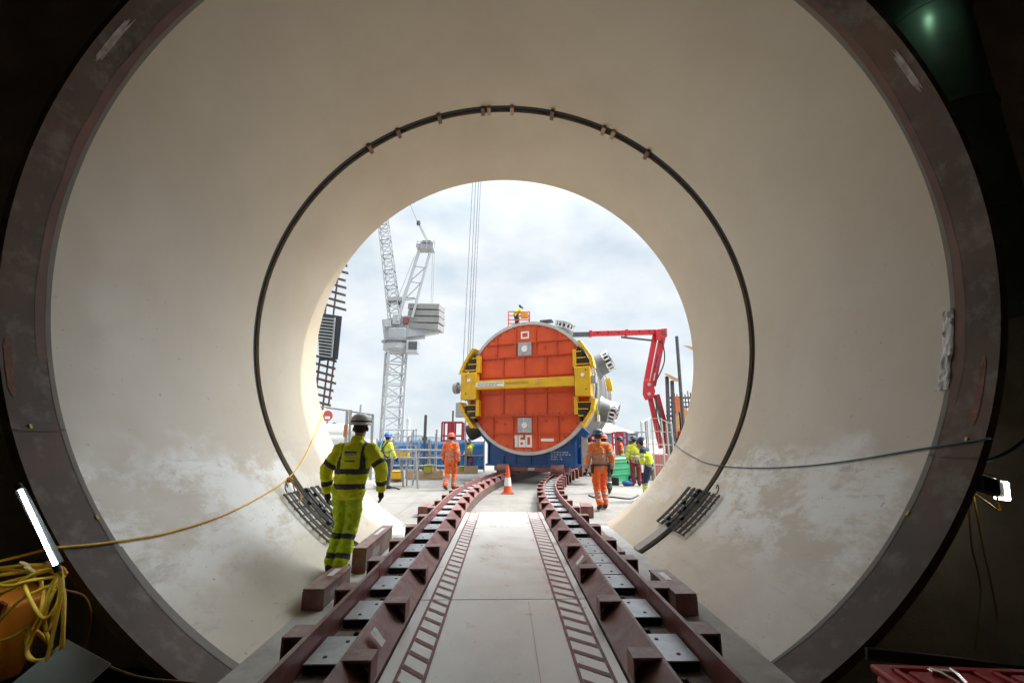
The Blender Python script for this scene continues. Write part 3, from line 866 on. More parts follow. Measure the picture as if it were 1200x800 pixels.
loops = [
    [(-20, 712, .1), (10, 690, .02), (40, 672, -.03), (66, 664, -.04), (72, 672, -.02), (74, 700, -.03), (74, 740, -.03), (72, 758, -.03), (60, 770, -.02), (38, 773, -.01), (31, 764, 0), (36, 748, 0), (46, 728, -.02), (58, 700, -.03), (66, 676, -.02), (60, 668, .0), (36, 674, .03), (0, 684, .06), (-25, 690, .1)],
    [(-20, 700, .1), (8, 692, .02), (26, 684, -.02), (32, 694, -.04), (42, 714, -.05), (52, 724, -.05), (62, 716, -.04), (69, 700, -.02), (70, 682, 0), (62, 670, .02), (44, 668, .04), (10, 672, .05), (-20, 676, .1)],
    [(-20, 738, .05), (6, 720, .0), (24, 702, -.02), (44, 692, -.02), (60, 686, -.01), (70, 690, .0), (66, 712, -.01), (56, 738, -.03), (52, 724, -.04), (58, 704, -.05), (64, 690, -.04)],
    [(44, 800, -.1), (54, 776, -.08), (62, 742, -.06), (70, 706, -.05), (72, 680, -.03), (62, 664, .0), (30, 662, .04), (-20, 668, .1)],
    [(-20, 755, .1), (10, 748, .05), (36, 736, .02), (56, 752, -.02), (60, 756, -.03), (52, 730, -.03), (58, 690, -.02), (70, 674, .0), (76, 676, .02)],
    [(76, 674, .03), (60, 676, .0), (34, 680, -.04), (10, 686, -.03), (-20, 682, .05)],
    [(78, 672, .02), (70, 664, .03), (44, 664, .06), (20, 668, .08), (-20, 664, .15)],
    [(48, 680, .02), (50, 700, .0), (46, 718, -.02), (32, 744, 0), (34, 768, .02), (52, 776, .02), (70, 762, .01), (75, 720, 0), (74, 690, .01), (64, 678, .02)],
]
for lp_ in loops:
    b = MB(); b.tube(smooth_path([pc(*q) for q in lp_], 7), .0095, 8); b.build('cable_turn', M['yellow_cable'], coil, smooth='all', world=True)
for q in ((28, 664, 0), (34, 670, -.02), (58, 664, .0)):
    b = MB(); c_ = pc(*q); b.tube(smooth_path([c_ + Vector((-.03, 0, .02)), c_ + Vector((0, -.02, .03)), c_ + Vector((.03, 0, 0)), c_ + Vector((.02, .02, -.05))], 5), .009, 6); b.build('tie', mat('pale_tie', (.62, .42, .22), .6), coil, world=True)
b = MB(); b.tube(smooth_path([pc(74, 690, .1), pc(100, 700, .3), pc(107, 730, .4), pc(98, 760, .4), pc(84, 764, .3), pc(104, 770, .3), pc(160, 792, .3), pc(230, 800, .3)]), .007, 6)
tag(b.build('loose_cord', mat('dim_cord', (.25, .13, .03), .6)), 'thin brown cord trailing behind the yellow cable coil', 'cord')

# red cases and dark pipes, lower right
def red_case(px, py, Y, w_, label):
    c = P(px, py, Y)
    t = thing('red_case', label, 'case', (c.x, c.y, c.z - .3), radians(-5), 'red cases at the lower right')
    b = MB(); b.box((w_ / 2, -.22, .13), (w_, .44, .26)); b.build('body', M['red_case'], t, bevel=.025)
    b = MB(); b.box((w_ / 2, -.22, .278), (w_ + .02, .46, .034)); b.build('lid', M['red_case'], t, bevel=.012)
    for d, zz in ((.045, .296),):
        b = MB()
        for (x0, x1, y0, y1) in ((d, w_ - d, -.022 - d, -d + .0), (d, w_ - d, -.44 + d, -.418 + d), (d, d + .022, -.417 + d, -.023 - d), (w_ - d - .022, w_ - d, -.417 + d, -.023 - d)):
            b.bx(x0, x1, y0, y1, zz, zz + .014)
        b.build('lid_rim', M['red_case'], t, bevel=.005)
    b = MB(); b.box((w_ / 2, -.22, .301), (w_ - .2, .27, .012)); b.build('lid_field', M['red_case'], t, bevel=.005)
    b = MB(); b.box((w_ * .52, -.105, .318), (.12, .03, .014)); lt = b.build('latch', M['chrome'], t, bevel=.004)
    for s_ in (-1, 1):
        b = MB(); b.tube([(w_ * .52 + s_ * .045, -.09, .322), (w_ * .52 + s_ * .03, -.14, .325), (w_ * .52 + s_ * .015, -.2, .315)], .007, 6); b.build('latch_wire', M['chrome'], lt)
    return t
red_case(1022, 776, 2.35, .46, 'red plastic case with chrome latch, left one at the lower right')
red_case(1136, 780, 2.35, .5, 'red plastic case cut by the frame, right one at the lower right')
bl = P(1110, 795, 2.7)
t = thing('steel_trestle', 'dark steel trestle under the red cases', 'trestle', (bl.x, bl.y + .1, -.9))
b = MB(); b.bx(-.7, 1.0, -.25, .5, bl.z - .32 + .9 - .06, bl.z - .32 + .9); b.build('trestle_top', M['dark_steel'], t)
for x in (-.6, .85):
    for y in (-.2, .42):
        b = MB(); b.bx(x, x + .05, y, y + .05, 0, bl.z - .32 + .84); b.build('leg', M['dark_steel'], t)
for i in range(3):
    b = MB(); b.tube([P(1015, 760 + i * 5, 3.0), P(1110, 770 + 5 * i, 3.0), P(1260, 790 + 7 * i, 3.0)], .012, 8)
    tag(b.build('dark_pipe', mat('dark_brown_pipe', (.05, .035, .03), .45)), 'thin dark pipe running behind the red cases', 'pipe', 'dark pipes behind the red cases')
# ================================================================== OUTSIDE: THE VESSEL ON ITS CRADLES
M['orange'] = mat('orange_red_paint', (0.67, 0.084, 0.017), 0.45, var=0.13, scale=1.6, dirt=(0.55, 0.075, 0.02), dscale=2.2, damt=.6, bump=.1, bscale=6)
M['orange_dark'] = mat('orange_red_rib', (0.50, 0.065, 0.015), 0.5, var=0.1)
M['hull'] = mat('brushed_hull_steel', (0.20, 0.20, 0.195), 0.45, metal=0.4, var=0.16, scale=2, stretch=(1, .3, 1))
M['rim'] = mat('pale_grey_rim', (0.52, 0.50, 0.46), 0.5, metal=.2, var=0.1)
M['yellow'] = mat('yellow_paint', (0.70, 0.40, 0.015), 0.42, var=0.1, scale=3, dirt=(.42, .25, .03), damt=.4)
M['blue'] = mat('blue_cradle_paint', (0.014, 0.085, 0.27), 0.45, var=0.15, scale=2, dirt=(.06, .13, .27), damt=.4)
M['blue_wrap'] = mat('blue_hoarding', (0.03, 0.15, 0.40), 0.55, var=0.25, scale=2.5, dirt=(.12, .25, .45), dscale=3, damt=.6)
M['bright_red'] = mat('red_boom_paint', (0.50, 0.02, 0.025), 0.35, var=0.08)
M['crane_white'] = mat('white_crane_paint', (0.36, 0.37, 0.38), 0.5, var=0.08)
M['crane_grey'] = mat('grey_crane_steel', (0.30, 0.31, 0.32), 0.5, var=0.15)
M['maroon_dull'] = mat('dull_maroon', (.20, .05, .05), .6)
M['ballast'] = mat('concrete_ballast', (0.25, 0.245, 0.235), 0.85, var=0.15, scale=.5)
M['rebar'] = mat('rusty_rebar', (0.10, 0.065, 0.055), 0.75, var=0.3)
M['ply'] = mat('orange_plywood', (0.48, 0.27, 0.12), 0.7, var=0.2, scale=3)
M['green_plastic'] = mat('green_plastic', (0.03, 0.30, 0.13), 0.45, var=0.1)
VX, VY, VH = 0.92, 17.0, radians(-21)
VZ = 3.65                                    # axis height above the deck
vs = thing('reactor_vessel', 'large steel vessel with orange panelled end lettered 160 under a yellow beam', 'vessel', (VX, VY, GZ), VH)
YM = Matrix.Rotation(-pi / 2, 3, 'X')       # turns lathe z into local +y
def vo(dy=0): return (0, dy, VZ)
# hull: lathe about the vessel's own axis
b = MB(); b.lathe([(2.49, .02), (2.60, .02), (2.60, .30), (2.46, .34), (2.46, 1.2), (2.52, 1.25), (2.52, 3.6), (2.45, 3.7), (2.45, 5.6), (2.3, 6.1), (1.8, 6.7), (.9, 7.05), (.0, 7.15)], 72, vo(), YM); b.build('hull', M['hull'], vs, smooth=25)
b = MB(); b.lathe([(2.485, -.06), (2.605, -.06), (2.605, .018), (2.485, .018)], 96, vo(), YM, closed=True); b.build('rim', M['rim'], vs, smooth=25)
# orange end: three fields with raised ribs
def circ_x(z): return sqrt(max(0, 2.48 ** 2 - (z - VZ) ** 2))
ZL, ZH = 2.50, 4.84
b = MB(); b.lathe([(0, -.02), (2.482, -.02), (2.482, .01), (0, .01)], 96, vo(), YM); end = b.build('end_panel', M['orange'], vs)
b = MB(); b.bx(-1.95, 1.88, -.09, -.022, ZL, ZH); cp = b.build('centre_panel', M['orange'], vs, bevel=.01)
def rib(parent, x0, x1, z0, z1, y0, y1):
    b = MB(); b.bx(x0, x1, y0, y1, z0, z1); b.build('rib', M['orange_dark'], parent)
for x in (-.97, -.10, .80): rib(cp, x - .022, x + .022, ZL + .03, ZH - .03, -.15, -.092)
for z in (3.36, 4.05):
    for xa, xb in ((-1.93, -.995), (-.945, -.125), (-.075, .775), (.825, 1.86)): rib(cp, xa, xb, z - .022, z + .022, -.15, -.092)
for z in (ZL + .012, ZH - .012): rib(cp, -1.95, 1.88, z - .02, z + .02, -.16, -.093)
for x in (-1.93, 1.86): rib(cp, x - .02, x + .02, ZL + .035, ZH - .035, -.155, -.093)
for x in (-1.28, -.46, .38, 1.21): 
    rib(end, x - .022, x + .022, ZH + .03, VZ + sqrt(2.46 ** 2 - x * x) - .03, -.085, -.022)
for x in (-1.42, -.58, .38, 1.21):
    rib(end, x - .022, x + .022, VZ - sqrt(2.46 ** 2 - x * x) + .03, ZL - .03, -.085, -.022)
for z, xs in ((5.40, (-1.28, -.46, .38, 1.21)), (1.84, (-1.42, -.58, .38, 1.21))):
    w_ = circ_x(z) - .05; ed = [-w_] + [q for q in xs] + [w_]
    for a_, c_ in zip(ed, ed[1:]): rib(end, a_ + .024, c_ - .024, z - .022, z + .022, -.085, -.022)
# plates and lettering on the end
b = MB(); b.bx(-.36, .20, -.10, -.024, 4.87, 5.40); pl = b.build('grey_cover_plate', M['steel'], vs)
b = MB(); b.lathe([(.0, 0), (.13, 0), (.13, .03), (0, .03)], 24, (-.08, -.104, 5.14), RX(pi / 2)); b.build('white_disc', M['white_paint'], pl)
b = MB(); b.bx(-.38, .18, -.10, -.024, 1.88, 2.44); pl = b.build('grey_cover_plate', M['steel'], vs)
b = MB(); b.lathe([(.0, 0), (.11, 0), (.11, .03), (0, .03)], 24, (-.10, -.104, 2.16), RX(pi / 2)); b.build('white_disc', M['white_paint'], pl)
b = MB(); b.bx(-.14, -.12, -.115, -.101, 1.89, 2.43); b.build('plate_bar', M['white_paint'], pl)
b = MB()
for x0, x1, z0, z1 in ((-.25, .09, 5.80, 5.86), (-.25, .09, 5.56, 5.62), (-.25, -.19, 5.62, 5.80), (.03, .09, 5.62, 5.80)): b.bx(x0, x1, -.05, -.024, z0, z1)
b.build('white_square_mark', M['white_paint'], vs)
b = MB(); b.bx(.53, 1.02, -.04, -.024, 1.56, 1.66); b.build('white_bar_label', M['white_paint'], vs)
def glyph(cells, x, z, u, h):
    b = MB()
    for r, row in enumerate(cells):
        c = 0
        while c < len(row):
            if row[c] == '#':
                e = c
                while e < len(row) and row[e] == '#': e += 1
                b.bx(x + c * u, x + e * u, -.045, -.024, z - (r + 1) * h, z - r * h + .0005)
                c = e
            else: c += 1
    b.build('white_numeral', M['white_paint'], vs)
glyph(['.###', '####', '.###', '.###', '.###', '.###', '.###', '.###', '.###', '.###'], -.56, 1.80, .040, .046)
glyph(['#####..', '#####..', '##.....', '##.....', '#######', '#######', '##...##', '##...##', '#######', '#######'], -.37, 1.80, .037, .046)
glyph(['#######', '#######', '##...##', '##...##', '##...##', '##...##', '##...##', '##...##', '#######', '#######'], -.09, 1.80, .037, .046)
b = MB()
for k in range(7): b.bx(-.44 + k * .085, -.385 + k * .085, -.03, -.024, 1.19, 1.235)
b.build('faint_marking', mat('faded_red', (.62, .25, .17), .6), vs)
for x, z in ((.72, 5.16), (-1.3, 5.0), (1.35, 2.35), (-.95, 2.2), (.72, 2.3), (-1.3, 2.3)):
    b = MB(); b.lathe([(0, 0), (.05, 0), (.05, .03), (0, .03)], 14, (x, -.024, z), RX(pi / 2)); b.build('lifting_boss', M['orange_dark'], vs)
# bolt heads round the edge and along the field joints
for k in range(44):
    a_ = 2 * pi * k / 44 + .07
    b = MB(); b.lathe([(0, 0), (.028, 0), (.028, .02), (0, .02)], 6, (2.40 * cos(a_), -.022, VZ + 2.40 * sin(a_)), RX(pi / 2)); b.build('edge_bolt', M['dark_steel'], end)
for z in (ZL + .09, ZH - .09):
    for k in range(15):
        b = MB(); b.lathe([(0, 0), (.022, 0), (.022, .02), (0, .02)], 6, (-1.83 + k * .258, -.092, z), RX(pi / 2)); b.build('field_bolt', M['dark_steel'], cp)
# yellow yoke: cross beam, two side boxes, segmented arcs with black pads
yk = 'yoke'
b = MB(); b.bx(-2.02, 1.96, -.50, -.20, 3.55, 3.90); yb = b.build('yoke_beam', M['yellow'], vs, bevel=.012)
b = MB(); b.bx(-1.98, -.80, -.506, -.502, 3.64, 3.83); lab = b.build('white_label', M['white_paint'], yb)
for r_, z in enumerate((3.785, 3.755, 3.705, 3.675)):
    b = MB(); x = -1.9
    while x < (-.86 if r_ < 2 else -1.15):
        ww = .04 + .09 * rr.random(); b.bx(x, min(x + ww, -.84), -.5085, -.5065, z - .008, z + .008); x += ww + .022
    b.build('label_line', M['dark_steel'], lab)
b = MB(); x = -.74
while x < .15:
    ww = .03 + .05 * rr.random(); b.bx(x, x + ww, -.504, -.5015, 3.70, 3.78); x += ww + .02
b.build('faint_stencil', mat('ochre_stencil', (.36, .24, .03), .6), yb)
b = MB(); b.lathe([(0, 0), (.055, 0), (.055, .02), (0, .02)], 16, (.52, -.502, 3.72), RX(pi / 2)); b.build('bolt', M['steel'], yb)
for sg in (-1, 1):
    x0, x1 = sg * 1.98, sg * (2.64 if sg < 0 else 2.56)
    b = MB(); b.bx(x0, x1, -.56, -.14, 3.16, 4.24); sb = b.build('yoke_box', M['yellow'], vs, bevel=.03)
    b = MB(); b.lathe([(0, 0), (.07, 0), (.07, .02), (0, .02)], 14, (sg * 2.28, -.562, 3.92), RX(pi / 2)); b.build('white_spot', M['white_paint'], sb)
    for z in (3.4, 4.1):
        b = MB(); b.lathe([(0, 0), (.03, 0), (.03, .015), (0, .015)], 8, (sg * 2.4, -.562, z), RX(pi / 2)); b.build('bolt', M['dark_steel'], sb)
    xi = 1.97
    for zz0, zz1 in ((ZL + .02, 3.158), (4.242, ZH + .08)):
        b = MB(); b.bx(sg * (xi - .07), sg * (xi + .07), -.40, -.165, zz0, zz1); b.build('yoke_post', M['yellow'], vs, bevel=.006)
    # arc of flat facets
    for up in (-1, 1):
        seg = [(2.70 if sg > 0 else 2.80, .57), (2.62, .98), (2.22, 1.60)]
        for (xa, za), (xb, zb) in zip(seg, seg[1:]):
            poly = [(sg * (xa - .13), VZ + up * za), (sg * xa, VZ + up * za), (sg * xb, VZ + up * zb), (sg * (xb - .13), VZ + up * (zb - .02))]
            b = MB(); b.prism(poly, -.46, .04, lambda u, v, q: Vector((u, q, v))); b.build('arc_plate', M['yellow'], vs, bevel=.01)
        for k, z in enumerate((.70, .94, 1.18)):
            xo = 2.55 - .16 * k
            b = MB(); b.bx(sg * (xi + .072), sg * xo, -.42, -.08, VZ + up * z - .02, VZ + up * z + .02); b.build('yoke_rung', M['yellow'], vs)
        for k, z in enumerate((.82, 1.06, 1.29)):
            xo = 2.50 - .17 * k
            b = MB(); b.bx(sg * (xi + .10), sg * xo, -.40, -.07, VZ + up * z - .085, VZ + up * z + .085); b.build('black_pad', M['black'], vs, bevel=.03)
b = MB(); b.lathe([(0, 0), (.11, 0), (.11, .22), (.24, .23), (.24, .38), (.2, .40), (0, .40)], 24, (-2.64, -.3, 3.67), RY(-pi / 2)); b.build('end_knob', M['crane_grey'], vs, smooth=35)
b = MB(); b.bx(2.56, 2.74, -.46, -.24, 3.62, 3.90); b.build('side_bolt_block', M['crane_grey'], vs, bevel=.02)
b = MB(); b.bar((2.62, -.16, 3.1), (2.68, .1, 2.5), .07, .02); b.build('strap', mat('lime_strap', (.55, .6, .04), .6), vs)
b = MB(); b.box((2.69, .1, 2.38), (.10, .06, .24)); b.build('shackle', M['white_paint'], vs, bevel=.02)
# nozzles with bright stud rings
for a in (72, 24, -18, 108, 156, 198):
    d = Vector((cos(radians(a)), 0, sin(radians(a))))
    mt = d.to_track_quat('Z', 'Y').to_matrix(); o_ = Vector((0, 2.5, VZ))
    b = MB(); b.lathe([(.62, 2.30), (.56, 2.5), (.48, 2.62), (.46, 2.95), (.0, 2.95)], 32, o_, mt); nz = b.build('nozzle', M['hull'], vs, smooth=30)
    b = MB(); b.lathe([(.40, 2.952), (.46, 2.952), (.46, 3.01), (.40, 3.01)], 32, o_, mt, closed=True); b.build('flange', M['chrome'], nz, smooth=30)
    for k in range(14):
        q = mt @ Vector((.40 * cos(2 * pi * k / 14), .40 * sin(2 * pi * k / 14), 0))
        b = MB(); b.tube([o_ + q + d * 3.012, o_ + q + d * 3.20], .05, 8); b.build('stud', M['chrome'], nz)
    b = MB(); b.lathe([(.36, 3.202), (.48, 3.202), (.48, 3.25), (.36, 3.25)], 32, o_, mt, closed=True); b.build('clamp_ring', M['chrome'], nz, smooth=30)
    b = MB(); b.lathe([(0, 2.955), (.33, 2.955), (.33, 3.19), (0, 3.19)], 24, o_, mt); b.build('plug', M['dark_steel'], nz, smooth=30)
for y in (1.24, 3.66, 5.3):
    b = MB(); b.lathe([(2.50, y - .08), (2.56, y - .08), (2.56, y + .03), (2.50, y + .03)], 72, vo(), YM, closed=True); b.build('weld_band', M['rim'], vs, smooth=25)
# rear yellow saddle clamp
for a0, a1 in ((3, 15), (165, 177)):
    b = MB(); prev = None
    for i in range(9):
        a = radians(a0 + (a1 - a0) * i / 8)
        ring = [b.b.verts.new((r * cos(a), y, VZ + r * sin(a))) for r, y in ((2.47, 3.9), (2.78, 3.9), (2.78, 4.2), (2.47, 4.2))]
        if prev:
            for k in range(4): b._f([prev[k], prev[(k + 1) % 4], ring[(k + 1) % 4], ring[k]])
        else: b._f(ring[::-1])
        prev = ring
    b._f(prev); b.build('rear_clamp', M['yellow'], vs)
b = MB(); b.lathe([(.34, 0), (.34, .5), (.30, .52), (0, .52)], 20, (-2.35, .75, 2.1), RY(radians(-115))); b.build('black_cover', M['black'], vs, smooth=35)
b = MB(); b.box((.75, .25, VZ + 2.62), (.5, .3, .10)); b.build('top_bracket', M['dark_steel'], vs, bevel=.02)

def cradle(y0, y1, label):
    R_ = 2.635 if y0 < 1 else 2.50
    t = thing('vessel_cradle', label, 'cradle', Vector((VX, VY, GZ)) + RZ(VH) @ Vector((0, y0, 0)), VH, 'blue cradles under the vessel')
    def prof(hw, zt):
        p = [(-hw, .70), (hw, .70), (hw, zt)]
        a0 = -pi / 2 + math.asin(min(1, (hw - .12) / R_))
        for i in range(25):
            a = a0 - (a0 * 2 + pi) * i / 24
            p.append((R_ * cos(a), VZ + R_ * sin(a)))
        p.append((-hw, zt)); return p
    hw = 1.80; zt = VZ - sqrt(R_ ** 2 - 1.68 ** 2) + .02
    f = lambda u, v, w_: Vector((u, w_, v))
    b = MB(); b.prism(prof(hw, zt), .06, .11, f); sd_ = b.build('saddle_plate', M['blue'], t)
    b = MB(); b.prism(prof(hw, zt), y1 - y0 - .11, y1 - y0 - .06, f); b.build('saddle_plate', M['blue'], t)
    b = MB(); b.bx(-hw - .06, hw + .06, 0, y1 - y0, .62, .70); b.build('base_flange', M['blue'], t)
    for x in (-1.75, -1.12, -.62, 0, .62, 1.12, 1.75):
        zt_ = VZ - sqrt(R_ ** 2 - x * x) - .05
        b = MB(); b.bx(x - .03, x + .03, .0, .058, .702, min(zt_, 1.0) if abs(x) < 1.5 else zt_ - .1); b.build('stiffener', M['blue'], t)
    for x in (-1.45, 1.45):
        b = MB(); b.bx(x - .03, x + .03, .112, y1 - y0 - .112, .702, VZ - sqrt(R_ ** 2 - x * x) - .03); b.build('stiffener', M['blue'], t)
    for sg in (-1, 1):
        b = MB(); b.bar((sg * 1.62, .4, 1.5), (sg * 2.06, .4, 2.02), .22, .5); b.build('wing', M['blue'], t)
    for r_ in range(4):
        b = MB(); x = .80
        while x < (1.5, 1.55, 1.25, 1.2)[r_]:
            ww = .05 + .08 * rr.random(); b.bx(x, x + ww, .054, .058, 1.14 - r_ * .085, 1.175 - r_ * .085); x += ww + .03
        b.build('white_lettering', mat('faded_white', (.42, .5, .6), .6), sd_)
    # red running bogie
    bg_ = thing('bogie', 'red skidding bogie under the %s blue cradle' % ('front' if y0 < 1 else 'rear'), 'bogie', t.location, VH, 'red bogies on the skid tracks')
    b = MB(); b.bx(-1.5, 1.5, .02, .40, .44, .612); b.build('cross_beam', M['red_steel'], bg_, bevel=.015)
    b = MB(); b.bx(-.09, .16, -.0, .018, .48, .58); b.build('plate', M['rim'], bg_)
    for x in (-1.08, 1.08):
        b = MB(); b.bx(x - .28, x + .28, -.10, .9, .27, .438); b.build('skid_shoe', M['red_steel'], bg_, bevel=.02)
        b = MB(); b.lathe([(0, 0), (.19, 0), (.19, .5), (0, .5)], 20, (x - .25, .04, .52), RY(pi / 2)); b.build('roller', M['red_steel'], bg_, smooth=35)
cradle(.25, 1.25, 'blue steel cradle under the front of the vessel with faded white lettering')
cradle(4.3, 5.3, 'blue steel cradle under the rear of the vessel, partly behind the man in orange')
w_ = thing('steel_wedge', 'pale grey steel wedge plate standing right of the front blue cradle', 'plate', Vector((VX, VY, GZ)) + RZ(VH) @ Vector((1.95, .5, 0)), VH)
b = MB(); b.prism([(0, .45), (.42, .45), (.22, 1.65), (0, 1.75)], 0, .06, lambda u, v, q: Vector((u, q, v))); b.build('plate', M['steel'], w_)
b = MB(); b.prism([(.05, .5), (.36, .5), (.2, 1.5), (.05, 1.5)], .061, .5, lambda u, v, q: Vector((u, q, v))); b.build('web', M['crane_grey'], w_)

# ================================================================== CRANES
Mc = 57.0
cb = P(457, 520, Mc)
tc_ = thing('tower_crane', 'white luffing tower crane with lattice mast and stacked concrete counterweight', 'crane', (cb.x, Mc, GZ))
def lattice(b, a0, a1, up, w0, w1, n, ch, br):
    """square lattice from a0 to a1"""
    a0, a1 = Vector(a0), Vector(a1); d = (a1 - a0).normalized()
    s_ = d.cross(Vector(up)).normalized(); u = s_.cross(d).normalized()
    def cor(t, k):
        h = (w0 + (w1 - w0) * t) / 2
        sx, ux = ((-1, -1), (1, -1), (1, 1), (-1, 1))[k]
        return a0 + (a1 - a0) * t + s_ * sx * h + u * ux * h
    for k in range(4): b.bar(cor(0, k), cor(1, k), ch)
    for i in range(n):
        t0, t1 = i / n, (i + 1) / n
        for k in range(4):
            k2 = (k + 1) % 4
            b.bar(cor(t0, k), cor(t1, k2) if i % 2 else cor(t0, k2), br)
            b.bar(cor(t0, k2) if i % 2 else cor(t0, k), cor(t1, k) if i % 2 else cor(t1, k2), br)
            b.bar(cor(t1, k), cor(t1, k2), br)
def cp_(px, py, dY=0): return P(px, py, Mc + dY)
def tr(b, name, m, parent=tc_, **k): return b.build(name, m, parent, world=True, **k)
top = cp_(466, 413); base = Vector((top.x + -.2, Mc, GZ))
b = MB()
q0 = [base + RZ(radians(24)) @ Vector((sx * 1.15, sy * 1.15, 0)) for sx, sy in ((-1, -1), (1, -1), (1, 1), (-1, 1))]
hh = top.z - GZ
for p_ in q0: b.bar(p_, p_ + Vector((0, 0, hh)), .26)
n = 9
for i in range(n):
    z0, z1 = hh * i / n, hh * (i + 1) / n
    for k in range(4):
        k2 = (k + 1) % 4; A, B_ = q0[k], q0[k2]
        zz = Vector((0, 0, 1))
        b.bar(A + zz * z1, B_ + zz * z1, .13)
        b.bar(A + zz * (z0 if i % 2 else z1), B_ + zz * (z1 if i % 2 else z0), .12)
tr(b, 'mast', M['crane_white'])
b = MB(); b.lathe([(1.5, 0), (1.9, .3), (1.9, 1.0), (1.5, 1.3), (1.5, 1.6)], 28, top, None); tr(b, 'slew_ring', M['crane_white'], smooth=30)
for z in (1.05,):
    b = MB(); b.lathe([(2.2, z + .30), (2.2, z + .36), (1.55, z + .36), (1.55, z + .30)], 28, top, None, closed=True); tr(b, 'walkway', M['crane_grey'])
b = MB(); b.bx(top.x - 1.2, top.x + 1.2, Mc - 1.1, Mc + 1.1, top.z + 1.6, top.z + 3.2); tr(b, 'turntable', M['crane_grey'], bevel=.2)
cbn = cp_(484, 407, -1.6); b = MB(); b.box(cbn, (1.5, 1.4, 1.7)); cab_ = tr(b, 'cabin', M['crane_white'], bevel=.12)
b = MB(); b.box(cbn + Vector((0.1, -.72, .1)), (1.1, .05, 1.0)); tr(b, 'cabin_window', M['dark_steel'])
# machinery deck tilted along the picture
d0, d1 = cp_(450, 388), cp_(512, 378)
b = MB(); b.bar(d0, d1, 1.1, 3.0); tr(b, 'machinery_deck', M['crane_white'], bevel=.05)
b = MB(); b.bar(cp_(452, 391), cp_(497, 386), .8, 2.4); tr(b, 'deck_girder', M['crane_grey'])
for (xa, xb, y_, hgt) in ((452, 460, 383, 1.0), (462, 471, 379, 1.3), (474, 480, 380, .9)):
    b = MB(); b.box((cp_(xa, y_) + cp_(xb, y_)) / 2 + Vector((0, -.4, .3)), ((xb - xa) * Mc / F_PX, 1.3, hgt)); tr(b, 'machine_box', M['crane_white' if xa != 474 else 'maroon_dull'], bevel=.05)
for x_, y_ in ((450, 384), (453, 381), (458, 380)):
    b = MB(); b.bar(cp_(x_, y_ + 3, -1.6), cp_(x_, y_ - 4, -1.6), .08); tr(b, 'handrail_post', M['crane_white'])
for i in range(4):
    c0 = cp_(500, 361.5 + 7.6 * i, 0)
    for j in range(1):
        b = MB(); b.box(c0 + Vector((0, 0, 0)), (4.5 - .3 * (i == 3), 2.2, .76), RY(radians(5)) @ RZ(radians(-14))); tr(b, 'counterweight', M['ballast'], bevel=.06)
# A-frame
for dY in (-1.1, 1.1):
    b = MB(); b.bar(cp_(466, 376, dY), cp_(491, 294, dY * .6), .34); tr(b, 'a_frame_leg', M['crane_white'])
    b = MB(); b.bar(cp_(483, 372, dY), cp_(504, 296, dY * .6), .30); tr(b, 'a_frame_leg', M['crane_white'])
for (x0, y0, x1, y1) in ((473, 352, 488, 350), (480, 330, 494, 332), (473, 352, 494, 331), (486, 312, 499, 314), (480, 330, 499, 313)):
    b = MB(); b.bar(cp_(x0, y0, -.9), cp_(x1, y1, -.9), .11); tr(b, 'brace', M['crane_grey'])
b = MB(); b.box(cp_(499, 291), (2.3, 2.0, .5)); tr(b, 'head_platform', M['crane_grey'])
for x_ in (489, 494, 500, 505, 509):
    b = MB(); b.bar(cp_(x_, 291, -1.1), cp_(x_, 282, -1.1), .08); tr(b, 'handrail_post', M['crane_white'])
b = MB(); b.bar(cp_(489, 283, -1.1), cp_(510, 284, -1.1), .08); tr(b, 'handrail', M['crane_white'])
for dx in (-3, 3):
    b = MB(); b.lathe([(.5, -.15), (.5, .15), (0, .15)], 16, cp_(500 + dx, 286, -.3), RX(pi / 2)); tr(b, 'sheave', M['dark_steel'])
# pendant lines up to the jib tip, hoist line down to the winch
for (x0, y0, x1, y1, w__) in ((500, 283, 490, 262, .10), (502, 283, 491, 262, .10), (490, 262, 480, 238, .08), (480, 238, 470, 214, .08)):
    b = MB(); b.bar(cp_(x0, y0), cp_(x1, y1), w__); tr(b, 'pendant_line', M['crane_grey'])
b = MB(); b.box(cp_(490.5, 261.5), (.5, .5, .6)); tr(b, 'pendant_block', M['dark_steel'], bevel=.08)
for (x0, y0, x1, y1) in ((507, 296, 505, 360), (509, 296, 507, 360), (486, 300, 466, 350), (490, 300, 470, 352)):
    b = MB(); b.bar(cp_(x0, y0), cp_(x1, y1), .05); tr(b, 'rope', M['crane_grey'])
b = MB(); lattice(b, cp_(463, 374), cp_(446, 232), (0, 1, 0), 1.5, 1.2, 16, .12, .065); tr(b, 'jib', M['crane_white'])
b = MB(); b.box(cp_(464, 352), (2.0, 1.6, .5)); b.bar(cp_(459, 350), cp_(486, 349), .14); tr(b, 'jib_platform', M['crane_grey'])

# hoist ropes hanging behind the vessel's left side
rp = P(548, 470, 26.0)
hr = thing('hoist_ropes', 'four parallel crane hoist ropes hanging down left of the vessel', 'crane ropes', (rp.x, 26, GZ))
for x0, x1, y0 in ((543, 554, 470), (548, 557.5, 470), (550, 561, 470), (553.5, 563.5, 470)):
    A = P(x0 - (y0 - 420) * .05, y0, 26); B_ = P(x1, 212, 26)
    b = MB(); b.tube([A + (A - B_) * .02, B_ + (B_ - A) * 1.3], .028, 6); b.build('rope', M['crane_grey'], hr, world=True)
b = MB(); b.bx(-.6, .35, -.3, .3, 0, 3.3); b.b.free()
b = MB(); b.box(P(541, 480, 26) , (.7, .3, .9)); b.build('hook_block', M['crane_grey'], hr, world=True, bevel=.08)

